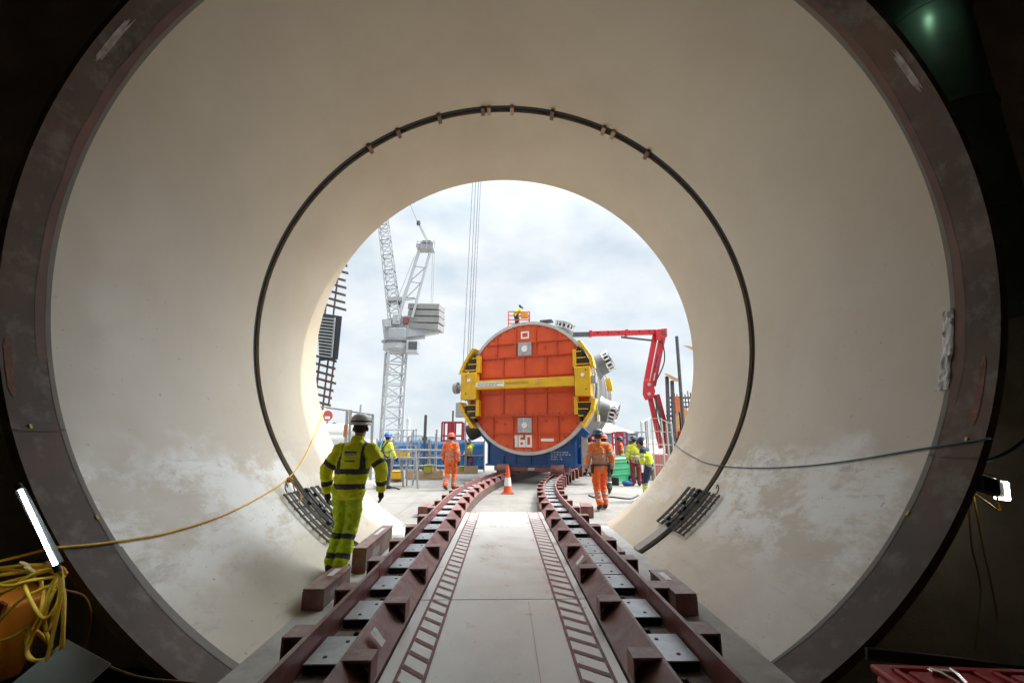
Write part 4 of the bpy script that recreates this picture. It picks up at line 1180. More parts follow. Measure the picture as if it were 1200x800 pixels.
# ================================================================== BOOM LIFT
Yb = 25.0
def bp_(px, py, d=0): return P(px, py, Yb + d)
bb = G(792, 548, GZ)
base_x = bp_(789, 520).x
bo = thing('boom_lift', 'red articulated boom lift reaching over behind the vessel', 'boom lift', (base_x, Yb, GZ))
def bt(b, name, m=None, parent=bo, **k): return b.build(name, m or M['bright_red'], parent, world=True, **k)
b = MB(); b.bx(base_x - .1, base_x + 2.4, Yb - 1.1, Yb + 1.1, GZ + .45, GZ + 1.15); bt(b, 'chassis', bevel=.06)
for sx in (.2, 2.1):
    for sy in (-1.05, 1.05):
        b = MB(); b.lathe([(0, -.16), (.42, -.16), (.46, -.1), (.46, .1), (.42, .16), (0, .16)], 24, (base_x + sx, Yb + sy * 1.05, GZ + .46), RX(pi / 2)); bt(b, 'wheel', M['black'], smooth=35)
b = MB(); b.bx(base_x + .15, base_x + 2.0, Yb - .8, Yb + .8, GZ + 1.16, GZ + 2.1); bt(b, 'turret', bevel=.12)
# lower riser: pair of links
b = MB(); b.bar(bp_(786, 528), bp_(769, 462), .22, .34); bt(b, 'lower_arm', bevel=.03)
b = MB(); b.bar(bp_(775, 525), bp_(761, 462), .16, .28); bt(b, 'lower_link', bevel=.02)
b = MB(); b.prism([(779, 505), (787, 502), (793, 520), (791, 545), (780, 545)], -.35, .35, lambda u, v, w__: bp_(u, v, w__)); bt(b, 'turret_arm')
# knuckle
b = MB(); b.prism([(754, 446), (759, 444), (766, 451), (768, 458), (766, 466), (756, 469), (753, 462)], -.28, .28, lambda u, v, w__: bp_(u, v, w__)); bt(b, 'knuckle', bevel=.03)
for x_, y_ in ((758.5, 451), (758.5, 462)):
    b = MB(); b.lathe([(0, -.32), (.10, -.32), (.10, .32), (0, .32)], 12, bp_(x_, y_), RX(pi / 2)); bt(b, 'pin', M['steel'])
b = MB(); b.bar(bp_(764.5, 452), bp_(777, 390), .24, .36); ua = bt(b, 'upper_arm', bevel=.03)
b = MB(); b.bar(bp_(757, 449), bp_(768, 392), .15, .3); bt(b, 'upper_link', bevel=.02)
A, B_ = bp_(767, 441, -.22), bp_(772, 415, -.22)
b = MB(); b.bar(A, B_, .17, .01); bt(b, 'arm_decal', mat('decal_blue_grey', (.16, .15, .3), .5))
b = MB(); b.bar(bp_(766, 446, -.22), bp_(767.6, 437, -.22), .15, .012); bt(b, 'arm_decal', M['white_paint'])
b = MB(); b.prism([(768, 386), (781.5, 384), (782, 394), (776, 400), (769, 398)], -.3, .3, lambda u, v, w__: bp_(u, v, w__)); bt(b, 'top_knuckle', bevel=.03)
b = MB(); b.lathe([(0, -.33), (.13, -.33), (.13, .33), (0, .33)], 12, bp_(776, 391), RX(pi / 2)); bt(b, 'pin', M['dark_steel'])
b = MB(); b.bar(bp_(773, 389), bp_(690, 391.3), .30, .30); bt(b, 'main_boom', bevel=.03)
b = MB(); b.bar(bp_(691, 391.8), bp_(606, 393), .25, .25); bt(b, 'telescopic_boom', M['dark_steel'])
b = MB(); b.bar(bp_(766, 399), bp_(728, 395), .10); bt(b, 'lift_cylinder', M['dark_steel'])
for (p_, q_, sg_) in ((bp_(766, 452, -.3), bp_(776, 396, -.3), .35), (bp_(769, 464, -.3), bp_(784, 522, -.3), -.3)):
    m_ = (p_ + q_) / 2 + Vector((sg_, -.05, 0))
    b = MB(); b.tube(smooth_path([p_, m_, q_], 8), .035, 6); bt(b, 'hose', M['black'])
b = MB(); b.bar(bp_(771, 472, -.1), bp_(777, 505, -.1), .13); bt(b, 'ram', M['dark_steel'])
b = MB(); b.bar(bp_(776, 503, -.1), bp_(781, 526, -.1), .08); bt(b, 'ram_rod', M['chrome'])
for x_ in (700, 712, 724, 736, 748, 760):
    b = MB(); b.box(bp_(x_, 388.2 + (773 - x_) * .027, 0), (.10, .34, .07)); bt(b, 'hose_clip', M['black'])
b = MB(); b.tube([bp_(697, 388.6, -.02), bp_(735, 387.4, -.02), bp_(772, 386.6, -.02)], .045, 6); bt(b, 'boom_hose', M['black'])
for x_ in (692, 734):
    b = MB(); b.box(bp_(x_, 391.3 - (x_ - 690) * .028), (.16, .36, .38)); bt(b, 'wear_collar', M['bright_red'], bevel=.02)
# basket with rails
bc = bp_(608, 377)
b = MB(); b.box(bc + Vector((0, 0, -.55)), (1.3, .9, .06)); bt(b, 'basket_floor', M['dark_steel'])
for x_ in (-.62, 0, .62):
    for y_ in (-.42, .42):
        b = MB(); b.bar(bc + Vector((x_, y_, -.52)), bc + Vector((x_, y_, .5)), .05); bt(b, 'basket_post', M['orange'])
for z in (0, .5):
    b = MB()
    ps = [bc + Vector((x_, y_, z)) for x_, y_ in ((-.62, -.42), (.62, -.42), (.62, .42), (-.62, .42), (-.62, -.42))]
    for p_, q_ in zip(ps, ps[1:]): b.bar(p_, q_, .05)
    bt(b, 'basket_rail', M['orange'])
b = MB(); b.box(bc + Vector((.32, -.36, .32)), (.42, .22, .42)); bt(b, 'control_box', mat('orange_box', (.65, .22, .02), .5), bevel=.03)
b = MB(); b.bar(bp_(606, 393), bc + Vector((0, 0, -.6)), .18); bt(b, 'basket_arm')

# ================================================================== LEFT BACKGROUND
Yr = 15.5
def rp_(px, py, d=0): return P(px, py, Yr + d)
rb = thing('rebar_column', 'tall leaning cage of dark reinforcing bars at the left opening edge', 'rebar cage', rp_(384, 500))
for (x0, y0, x1, y1) in ((378, 480, 398, 305), (385, 475, 392, 418), (368, 480, 388, 305)):
    b = MB(); b.bar(rp_(x0, y0), rp_(x1, y1), .05); b.build('upright', M['rebar'], rb, world=True)
py = 311
k = 0
while py < 476:
    if not 366 < py < 422:
        xr = 409 - (py - 300) * .113 + rr.uniform(-2, 1.5) + (3 if py < 420 and py > 335 else 0)
        b = MB(); b.tube([rp_(xr - 34, py - 9), rp_(xr, py)], .028, 6); b.build('bar', M['rebar'], rb, world=True)
        b = MB(); b.tube([rp_(xr - 34, py - 8, .5), rp_(xr, py + 1.5, .5)], .022, 6); b.build('bar', M['rebar'], rb, world=True)
    py += 8.6
fw = thing('formwork_panel', 'black steel formwork panel with pale slats hung on the rebar cage', 'formwork', rp_(390, 422, -.3))
b = MB(); b.prism([(372, 366), (401, 370.5), (396, 421), (374, 423)], -.30, .25, lambda u, v, q: rp_(u, v, q)); b.build('panel', mat('black_panel', (.025, .03, .04), .5), fw, world=True, bevel=.02)
for i in range(13):
    y_ = 373 + i * 3.7
    b = MB(); b.bar(rp_(374, y_ - 1, -.34), rp_(391.5 - i * .3, y_ + 1, -.34), .05); b.build('slat', M['crane_grey'], fw, world=True)
b = MB(); b.bar(rp_(392.5, 372, -.34), rp_(388.5, 419, -.34), .05); b.build('stile', M['crane_grey'], fw, world=True)
# mesh gate behind the man in the white helmet
Yg = 13.5
g0 = thing('mesh_gate', 'pale steel mesh gate behind the man in the white helmet', 'gate', G(405, 575, GZ))
def gp(px, py, d=0): return P(px, py, Yg + d)
for (x0, y0, x1, y1, w__) in ((372, 476, 408, 481, .05), (407, 480, 403, 562, .07), (411, 480, 408, 562, .07), (411, 482, 436, 486, .05), (437, 485, 434, 562, .07), (372, 520, 405, 522, .04), (409, 521, 435, 523, .04)):
    b = MB(); b.bar(gp(x0, y0), gp(x1, y1), w__); b.build('frame_bar', M['steel'], g0, world=True)
b = MB(); b.bar(gp(405.5, 497, -.05), gp(404.5, 512, -.05), .09); b.build('latch', mat('orange_brown', (.45, .2, .1), .6), g0, world=True)
# pipes and drums stored behind it
Yp = 19.0
for i, (x_, y_, r_) in enumerate(((384, 503, .22), (394, 506, .26), (402, 502, .2), (388, 514, .28), (399, 516, .25))):
    b = MB(); c = P(x_, y_, Yp); b.lathe([(r_ * .82, -.9), (r_, -.9), (r_, .9), (r_ * .82, .9)], 18, c, RY(pi / 2) @ RX(0), closed=True)
    o_ = b.build('white_pipe', M['white_paint'], None, smooth=35)
    tag(o_, 'white pipe in the stack behind the mesh gate at left', 'pipe', 'white pipes stacked behind the mesh gate')
st = thing('storage_rack', 'dark steel rack holding the white pipes behind the mesh gate', 'rack', G(392, 548, GZ))
for y_ in (498, 509, 520):
    b = MB(); b.bar(P(374, y_, Yp + .4), P(410, y_, Yp + .4), .1); b.build('shelf_bar', M['dark_steel'], st, world=True)
for x_ in (376, 392, 408):
    b = MB(); q = P(x_, 495, Yp + .5); b.bx(q.x - .05, q.x + .05, Yp + .45, Yp + .55, GZ, q.z); b.build('upright', M['dark_steel'], st, world=True)
c = P(384, 487, Yp); t = thing('round_sign', 'small red and white sign above the white pipes at left', 'sign', (c.x, Yp, GZ))
b = MB(); b.lathe([(0, 0), (.22, 0), (.22, .03), (0, .03)], 20, c, RX(pi / 2)); b.build('disc', mat('faded_red_sign', (.5, .1, .1), .5), t, world=True)
b = MB(); b.bx(c.x - .10, c.x + .12, Yp - .045, Yp - .032, c.z - .14, c.z - .02); b.build('white_bar', M['white_paint'], t, world=True)
b = MB(); b.bx(c.x - .03, c.x + .03, Yp + .01, Yp + .05, GZ, c.z); b.build('post', M['steel'], t, world=True)

# blue hoarding panels in a row
Yh = 23.0
M['mesh_blue'] = M['blue_wrap']
xs = [441, 461, 482, 503, 525, 546, 568]
for i, (xa, xb) in enumerate(zip(xs, xs[1:])):
    A, B_ = P(xa, 530, Yh), P(xb, 530, Yh)
    h_ = P(0, 516 + (i % 2) * 1.5, Yh).z
    t = thing('blue_hoarding', 'blue sheeted site hoarding panel in the row left of the vessel', 'hoarding', ((A.x + B_.x) / 2, Yh, GZ), 0, 'blue hoarding panels left of the vessel')
    wd = B_.x - A.x - .04; hz = h_ - GZ
    b = MB()
    nn = 14; rows = []
    for k in range(nn + 1):
        x = -wd / 2 + wd * k / nn
        rows.append([b.b.verts.new((x, .008 * sin(k * 1.9 + i) + .03 * noise.noise(Vector((k, z * 3, i))), .12 + (hz - .15) * z / 6)) for z in range(7)])
    for p_, q_ in zip(rows, rows[1:]):
        for z in range(6): b._f([p_[z], q_[z], q_[z + 1], p_[z + 1]])
    sh = b.build('sheet', M['blue_wrap'], t, smooth='all')
    md = sh.modifiers.new('thick', 'SOLIDIFY'); md.thickness = .01
    for x in (-wd / 2, wd / 2):
        b = MB(); b.bar((x, -.08, 0), (x, -.08, hz + .1), .06); b.build('post', M['steel'], t)
    for z in (.15, hz * .55, hz):
        b = MB(); b.bar((-wd / 2, -.085, z), (wd / 2, -.085, z), .05); b.build('rail', M['steel'], t)
# tube scaffold guard rail in front of it
Yq = 19.5
g1 = thing('scaffold_railing', 'grey scaffold tube guard rail in front of the blue hoarding', 'railing', P(500, 560, Yq) * 1.0)
g1.location.z = GZ
for x_, yt in ((492, 514), (511, 508), (460, 516), (478, 512), (505, 516)):
    q = P(x_, yt, Yq); b = MB(); b.tube([(q.x, Yq, GZ), (q.x, Yq, q.z)], .04, 8); b.build('post', M['steel'], g1, world=True)
for y_ in (527, 536, 545.5):
    b = MB(); b.tube([P(455, y_ - .5, Yq - .06), P(524, y_ + .5, Yq - .06)], .035, 8); b.build('rail', M['steel'], g1, world=True)
# taller scaffold poles
for i, (x_, yt, Y_) in enumerate(((499, 486, 22.3), (512, 503, 22.3), (531, 481, 25), (423, 474, 20), (485, 503, 24), (546, 488, 27), (551, 492, 27), (756, 492, 27), (700, 508, 30))):
    q = P(x_, yt, Y_); b = MB(); b.tube([(q.x, Y_, GZ), (q.x, Y_, q.z)], .05 if x_ != 499 else .075, 8)
    nm = ['tall dark pole behind the railing, thicker than its neighbours', 'short pole behind the blue hoarding beside the red frame', 'thin pole rising through the left red frame', 'thin pole above the white helmet', 'short pole behind the trestle', 'thin pole left of the vessel', 'second thin pole left of the vessel', 'thin pole right of the mesh cage', 'thin far pole right of the vessel'][i]
    tag(b.build('scaffold_pole', M['dark_steel'] if i in (0, 2) else M['crane_grey']), nm, 'pole', 'scaffold poles round the deck')
# timber kerb boards
for (xa, xb, yb, yt, Y_) in ((441, 473, 565, 554, 18.2), (478, 519, 559, 552, 18.9), (521, 560, 553, 548, 22.0)):
    A, B_ = P(xa, yb, Y_), P(xb, yb, Y_); z1 = P(xa, yt, Y_).z
    b = MB(); b.bx(A.x, B_.x, Y_ - .03, Y_ + .03, GZ + .003, GZ + .36)
    tag(b.build('timber_board', M['wood']), {441: 'brown timber kerb board behind the trestle feet', 478: 'brown timber kerb board behind the trestle and left orange worker', 521: 'low brown timber board under the blue hoarding'}[xa], 'board')
# yellow crates behind the trestle
for (x_, y_, w__, h__, Y_, lb, ml) in ((471, 531, 16, 8, 19.9, 'yellow crate on the rail behind the trestle platform', 'yellow'), (466, 556, 12, 9, 18.0, 'yellow crate on the deck under the trestle', 'yellow'), (502, 549, 9, 9, 19.0, 'olive yellow bag by the timber board', 'olive'), (541, 549, 5, 6, 19, 'small yellow green drum beside the left orange worker', 'olive'), (453, 555, 5, 6, 17.4, 'small yellow box left of the trestle', 'yellow')):
    if ml == 'olive' and 'olive' not in M: M['olive'] = mat('olive_yellow', (.33, .32, .05), .7)
    c = P(x_, y_, Y_); sc_ = Y_ / F_PX
    t = thing('crate' if ml == 'yellow' else 'bag', lb, 'crate' if ml == 'yellow' else 'bag', (c.x, Y_, max(GZ, c.z - h__ * sc_ / 2)))
    b = MB(); b.bx(-w__ * sc_ / 2, w__ * sc_ / 2, -.2, .2, 0.003, h__ * sc_ * .85); b.build('body', M[ml], t, bevel=.04)
    b = MB(); b.bx(-w__ * sc_ / 2 - .015, w__ * sc_ / 2 + .015, -.21, .21, h__ * sc_ * .85 + .002, h__ * sc_); b.build('lid', M[ml], t, bevel=.02)
# folding trestle platform
Yt = 16.0
t = thing('podium_steps', 'pale aluminium folding work platform on splayed legs, left of the track', 'work platform', P(474, 566, Yt)); t.location.z = GZ
tp = lambda x_, y_, d=0: P(x_, y_, Yt + d)
for (x0, y0, x1, y1, d0, d1) in ((464, 522, 455, 567, -.3, -.4), (466, 522, 473, 562, .5, .6), (487, 521, 490, 563, -.3, -.4), (471, 536, 473, 561, .2, .2), (478, 537, 477, 560, .4, .4), (488, 521, 484, 556, .5, .6)):
    p_ = tp(x0, y0, d0); q_ = tp(x1, y1, d1); q_.z = GZ + .003
    b = MB(); b.bar(p_, q_, .05); b.build('leg', M['steel'], t, world=True)
for (x0, x1, y_, d_) in ((463, 489, 521.5, -.3), (463, 487, 536, -.3), (463, 488, 521.5, .5), (459, 489, 550, -.35), (465, 487, 529, .5)):
    b = MB(); b.bar(tp(x0, y_, d_), tp(x1, y_, d_), .045); b.build('rail', M['steel'], t, world=True)
A, B_ = tp(464, 536.5), tp(486, 536.5)
b = MB(); b.bx(A.x, B_.x, Yt - .28, Yt + .45, A.z - .05, A.z); b.build('platform', M['steel'], t, world=True)
# red tube frames
def red_frame(xa, xb, yt, yb, Y_, label):
    A, B_ = P(xa, yb, Y_), P(xb, yb, Y_); zt = P(xa, yt, Y_).z
    t = thing('stair_tower', label, 'frame', ((A.x + B_.x) / 2, Y_, GZ), 0, 'red steel stair frames')
    w__ = B_.x - A.x; hz = zt - GZ
    for x in (-.5, -.17, .05, .5):
        for y in (0, .9):
            b = MB(); b.bar((x * w__, y, 0), (x * w__, y, hz), .09 if abs(x) == .5 else .13); b.build('post', M['maroon'], t)
    for z in (hz, hz - .42 * (w__ > 1) - .3, P(0, yb, Y_).z - GZ, .3):
        for y in (0, .9):
            b = MB(); b.bar((-.5 * w__, y, z), (.5 * w__, y, z), .075); b.build('rail', M['maroon'], t)
M['maroon'] = mat('maroon_frame_paint', (.30, .02, .035), .45)
red_frame(517.5, 541.5, 494.5, 516, 24, 'dark red steel frame behind the left orange worker')
red_frame(723, 735, 506, 521, 24, 'dark red steel frame at right behind the green barrier')
# faint far things beyond the deck
b = MB()
for (x_, yt, w__) in ((478, 500, .5), (480, 490, .12), (490, 508, 2.2), (466, 505, .3), (505, 510, 2.5), (452, 506, .3)):
    q = P(x_, yt, 120); b.bx(q.x - w__, q.x + w__, 119, 121, GZ, q.z)
far = []
b.b.free()
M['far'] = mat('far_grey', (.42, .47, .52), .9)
for i, (x_, yt, w__, lb) in enumerate(((479, 489, .35, 'faint far pale mast above the blue hoarding'), (491, 509, 2.4, 'faint far grey shed above the trestle'), (507, 511, 2.6, 'faint far grey shed left of the tall dark pole'), (466, 507, 1.1, 'faint far grey block beside the crane mast'))):
    q = P(x_, yt, 120); t = thing('far_building', lb, 'building', (q.x, 120, GZ))
    h_ = q.z - GZ
    b = MB(); b.bx(-w__, w__, -1, 1, 0, h_ * .9); b.build('wall', M['far'], t)
    b = MB(); b.prism([(-w__ * 1.05, h_ * .9 + .01), (w__ * 1.05, h_ * .9 + .01), (0, h_)], -1.1, 1.1, lambda u, v, q_: Vector((u, q_, v))); b.build('roof', M['far'], t)
# handrail of tubes further left of the crane mast
g2 = thing('tube_scaffold', 'grey tube scaffold frame between crane mast and tall dark pole', 'scaffold', P(480, 552, 26)); g2.location.z = GZ
for x_ in (455, 470, 473, 483, 488):
    q = P(x_, 502 + (x_ % 4), 26); b = MB(); b.tube([(q.x, 26, GZ), (q.x, 26, q.z)], .035, 6); b.build('post', M['crane_grey'], g2, world=True)
for (xa, xb, y_) in ((452, 489, 503.5), (452, 489, 511)):
    b = MB(); b.tube([P(xa, y_, 26), P(xb, y_, 26)], .035, 6); b.build('rail', M['crane_grey'], g2, world=True)

# ================================================================== RIGHT BACKGROUND
M['cage'] = mat('dull_white_paint', (.50, .49, .46), .6)
# mesh cage panels
Yc = 17.5
t = thing('mesh_cage', 'pale steel mesh cage panels beside the boom lift base', 'cage', P(768, 550, Yc)); t.location.z = GZ
for x_, yt, d_ in ((751, 494, 0), (758, 491, .8), (763, 489, .8), (775, 490, 0), (781, 493, .5), (787, 496, 0)):
    q = P(x_, yt, Yc + d_); b = MB(); b.bar((q.x, Yc + d_, GZ), q, .042); b.build('post', M['cage'], t, world=True)
for (x0, y0, x1, y1, d0, d1) in ((751, 495, 763, 489.5, 0, .8), (763, 490, 775, 490, .8, 0), (775, 491, 787, 496.5, 0, 0), (751, 520, 787, 521, 0, 0), (751, 543, 787, 545, 0, 0), (763, 505, 787, 506, .4, 0)):
    b = MB(); b.bar(P(x0, y0, Yc + d0), P(x1, y1, Yc + d1), .032); b.build('rail', M['cage'], t, world=True)
for i in range(12):
    x_ = 752.5 + 3 * i; q = P(x_, 496, Yc + .02); b = MB(); b.bar((q.x, Yc + .02, GZ + .2), q, .008); b.build('mesh_wire', M['steel'], t, world=True)
c = P(771, 538, Yc + 1.2); t = thing('pallet_load', 'pale red wrapped load behind the mesh cage', 'crate', (c.x, Yc + 1.2, GZ))
b = MB(); b.bx(-.35, .35, -.3, .3, .15, 1.05); b.build('load', mat('faded_red_wrap', (.42, .13, .11), .6), t, bevel=.05)
b = MB(); b.bx(-.38, .38, -.33, .33, .003, .14); b.build('pallet', M['wood'], t)
# green plastic barriers
for i, (xa, xb, yt, yb, Y_, lb) in enumerate(((721, 733, 533, 556, 17.0, 'green plastic barrier nearest the man in orange, in front of the other'), (734, 746, 527, 551, 18.6, 'green plastic barrier behind the man with maroon trousers'))):
    A, B_ = P(xa, yb, Y_), P(xb, yb, Y_)
    t = thing('green_barrier', lb, 'barrier', ((A.x + B_.x) / 2, Y_, GZ), radians(38), 'green plastic barriers')
    w__ = 1.25
    hz = 1.05
    b = MB(); b.bx(-w__ / 2 + .04, w__ / 2 - .04, -.012, .012, .12, hz - .06); b.build('panel', M['green_plastic'], t)
    for k in range(5):
        z = .12 + k * (hz - .16) / 4
        b = MB(); b.bx(-w__ / 2 + .03, w__ / 2 - .03, -.03, .03, z - .025, z + .025); b.build('rib', M['green_plastic'], t, bevel=.01)
    for x in (-w__ / 2, w__ / 2):
        b = MB(); b.bx(x - .035, x + .035, -.04, .04, .10, hz); b.build('upright', M['green_plastic'], t, bevel=.015)
    for x in (-w__ / 2 + .1, w__ / 2 - .1):
        b = MB(); b.bx(x - .05, x + .05, -.3, .3, .003, .28); b.build('foot', M['black'], t, bevel=.02)
    b = MB(); b.bx(-w__ / 2 + .1, w__ / 2 - .1, -.032, -.0305, hz - .14, hz - .08); b.build('reflector', M['white_paint'], t)
c = P(735, 556, 16.3); t = thing('blue_sack', 'dark blue sack lying at the foot of the green barrier', 'bag', (c.x, 16.3, GZ))
b = MB(); b.ball((0, 0, .09), (.2, .14, .10), 12); b.build('sack', M['blue'], t, smooth='all')
b = MB(); b.ball((.1, -.05, .2), (.05, .04, .06), 8); b.build('neck', M['blue'], t, smooth='all')
# rebar wall with formwork at the right opening edge
Yw = 24.5
wq = lambda x_, y_, d=0: P(x_, y_, Yw + d)
t = thing('rebar_wall', 'dark rebar wall with orange plywood formwork at the right opening edge', 'rebar wall', wq(798, 520)); t.location.z = GZ
for x_, yt in ((781.5, 441), (787.5, 446)):
    q = wq(x_, yt); q2 = Vector((wq(x_ + 2, 520).x, Yw, GZ)); b = MB(); b.bar(q2, q, .16); b.build('column', M['dark_steel'], t, world=True)
for k in range(13):
    x_ = 790 + k * 3.2; q = wq(x_, 457 + 2 * (k % 3)); b = MB(); b.bar((q.x, Yw + .4, GZ), (q.x, Yw + .4, q.z), .045); b.build('upright', M['rebar'], t, world=True)
for k in range(10):
    y_ = 466 + k * 5.3
    b = MB(); b.bar(wq(781, y_, .32), wq(828, y_, .32), .07 if k % 2 else .11); b.build('bar', M['rebar'], t, world=True)
for (xa, xb, ya, yb) in ((791, 798, 483, 513), (799, 806, 478, 516), (809, 818, 485, 520)):
    b = MB(); A, B_ = wq(xa, yb), wq(xb, ya); b.bx(A.x, B_.x, Yw + .1, Yw + .2, A.z, B_.z); b.build('formwork_board', M['ply'], t, world=True)
b = MB(); A, B_ = wq(792, 482), wq(796.5, 464); b.bx(A.x, B_.x, Yw + .02, Yw + .09, A.z, B_.z); b.build('orange_strip', mat('orange_strip', (.6, .13, .03), .6), t, world=True)
# wooden gangway brackets sticking out
for i, (pl_, lb) in enumerate((([(778, 437.5), (783, 438), (793, 443), (799, 443.5), (797, 446.5), (792, 447), (786, 444)], 'orange brown timber bracket on top of the dark rebar columns'), ([(800, 404.5), (806, 405), (822, 408), (822, 418), (813, 411)], 'orange brown timber bracket high at the right opening edge'))):
    b = MB(); b.prism(pl_, -.5, .5, lambda u, v, q: wq(u, v, q)); tag(b.build('timber_bracket', M['ply']), lb, 'timber bracket')
b = MB(); b.tube([wq(802, 515, -2), wq(793, 394, -2)], .085, 10); tag(b.build('leaning_pole', M['dark_steel']), 'tall leaning dark pole before the right rebar wall', 'pole')
b = MB(); b.tube([wq(743, 505.5, -1), wq(757, 506, -1)], .04, 6); b.build('tmp', M['crane_grey'])
o_ = bpy.data.objects['tmp']; o_.name = 'scaffold_tube'; tag(o_, 'short horizontal scaffold tube left of the mesh cage', 'tube')
# white marquee roof far behind
c = P(712, 520, 45); t = thing('white_marquee', 'white pointed tent roof behind the worker in orange', 'tent', (c.x, 45, GZ))
zt = P(714, 492, 45).z - GZ; ze = P(714, 507, 45).z - GZ
b = MB()
ap = b.b.verts.new((0, 0, zt)); pr = []
for k in range(24):
    for r_, z in ((2.6, ze),): pr.append(b.b.verts.new((r_ * (1.0 if k % 6 else 1.12) * cos(2 * pi * k / 24), r_ * sin(2 * pi * k / 24), z)))
md_ = [b.b.verts.new((v.co.x * .42, v.co.y * .42, ze + (zt - ze) * .42)) for v in pr]
for k in range(24):
    b._f([pr[k], pr[(k + 1) % 24], md_[(k + 1) % 24], md_[k]]); b._f([md_[k], md_[(k + 1) % 24], ap])
b.build('roof', M['white_paint'], t)
b = MB(); b.lathe([(2.5, 0), (2.5, ze - .01)], 24); b.build('wall', M['white_paint'], t, smooth=40)
# blue hoarding to the right behind
for i, (xa, xb) in enumerate(((700, 722), (737, 752))):
    A, B_ = P(xa, 530, 27), P(xb, 530, 27); t = thing('site_cabin', ['grey blue low cabin behind the worker in orange at right', 'pale blue low cabin behind the two men in yellow'][i], 'cabin', ((A.x + B_.x) / 2, 27.5, GZ))
    w__ = B_.x - A.x; hz = P(0, 508, 27).z - GZ
    b = MB(); b.bx(-w__ / 2, w__ / 2, 0, 2, .1, hz); b.build('body', mat('cabin_blue_grey', (.22, .27, .33) if i == 0 else (.25, .4, .55), .6), t, bevel=.03)
    b = MB(); b.bx(-w__ / 2 - .05, w__ / 2 + .05, -.05, 2.05, hz + .003, hz + .08); b.build('roof', M['crane_grey'], t)
    b = MB(); b.bx(-w__ * .3, w__ * .1, -.02, -.003, hz * .45, hz * .8); b.build('window', M['dark_steel'], t)
    for x in (-w__ / 2 + .1, w__ / 2 - .1):
        b = MB(); b.bx(x - .08, x + .08, .1, 1.9, .003, .098); b.build('skid', M['dark_steel'], t)

# traffic cone
q = G(595, 578, GZ)
t = thing('traffic_cone', 'orange traffic cone with white sleeve standing between the tracks', 'cone', (q.x, q.y, GZ))
t.scale = (.86, .86, .92)
b = MB(); b.bx(-.22, .22, -.22, .22, .003, .04); b.build('base', M['orange'], t, bevel=.01)
b = MB(); b.lathe([(.17, .042), (.15, .09), (.045, .88), (.04, .9), (0, .9)], 28); b.build('cone_body', M['orange'], t, smooth=35)
b = MB(); b.lathe([(.130, .25), (.134, .25), (.098, .52), (.094, .52)], 28, closed=True); b.build('sleeve', M['white_paint'], t, smooth=35)

# small clutter on the deck
rq = random.Random(11)
M['hose'] = mat('black_hose', (.03, .03, .03), .6)
for (pts, lb, m_) in ((((445, 574), (452, 572), (462, 571), (468, 573)), 'coil end of dark hose on the deck beside the trestle', 'hose'), (((690, 580), (700, 583), (716, 582), (738, 584), (748, 580)), 'thin dark hose lying across the deck behind the worn orange suit', 'hose')):
    b = MB(); b.tube(smooth_path([G(x, y, GZ + .02) for x, y in pts], 6), .02, 8); tag(b.build('hose', M[m_]), lb, 'hose')
for i, (x_, y_, w__, h__, m_, lb) in enumerate(((443, 572, .30, .12, 'white_paint', 'small white offcut on the deck behind the white helmet'), (508, 556, .25, .3, 'ply', 'orange brown timber offcut against the board by the left orange worker'), (523, 560, .4, .10, 'wood', 'pale timber scrap behind the left orange worker'))):
    c = G(x_, y_, GZ); b = MB(); b.box((0, 0, h__ / 2 + .003), (w__, .2, h__), RZ(i * .7)); o_ = tag(b.build('offcut', M[m_], bevel=.01), lb, 'offcut'); o_.location = c
# ================================================================== PEOPLE
def hx(c): return c
PM = {}
def pm(name, col, rough=.8, **k):
    if name not in PM: PM[name] = mat(name, col, rough, **k)
    return PM[name]
pm('skin', (.42, .23, .16), .55, var=.06)
pm('hivis_yellow', (.93, .96, .015), .75, var=.08, scale=6)
pm('hivis_bright', (.62, .72, .04), .75, var=.08, scale=6)
pm('hivis_green', (.62, .82, .02), .8, var=.16, scale=9)
pm('hivis_orange', (.78, .13, .022), .75, var=.08, scale=6)
pm('hivis_worn_orange', (.62, .17, .045), .8, var=.16, scale=6)
pm('maroon_cloth', (.20, .022, .032), .85, var=.12)
pm('navy_cloth', (.022, .035, .07), .85, var=.15)
pm('dark_band', (.055, .058, .058), .7)
pm('grey_band', (.28, .29, .29), .5)
pm('glove', (.018, .018, .02), .7)
pm('boot', (.035, .028, .024), .7)
pm('hair', (.035, .022, .015), .8)
pm('helmet_white', (.86, .86, .84), .3, var=.03)
pm('helmet_blue', (.02, .10, .36), .35, var=.05)
pm('helmet_navy', (.02, .035, .085), .4, var=.05)
pm('helmet_red', (.62, .09, .05), .4, var=.05)
pm('helmet_black', (.03, .032, .035), .4, var=.05)

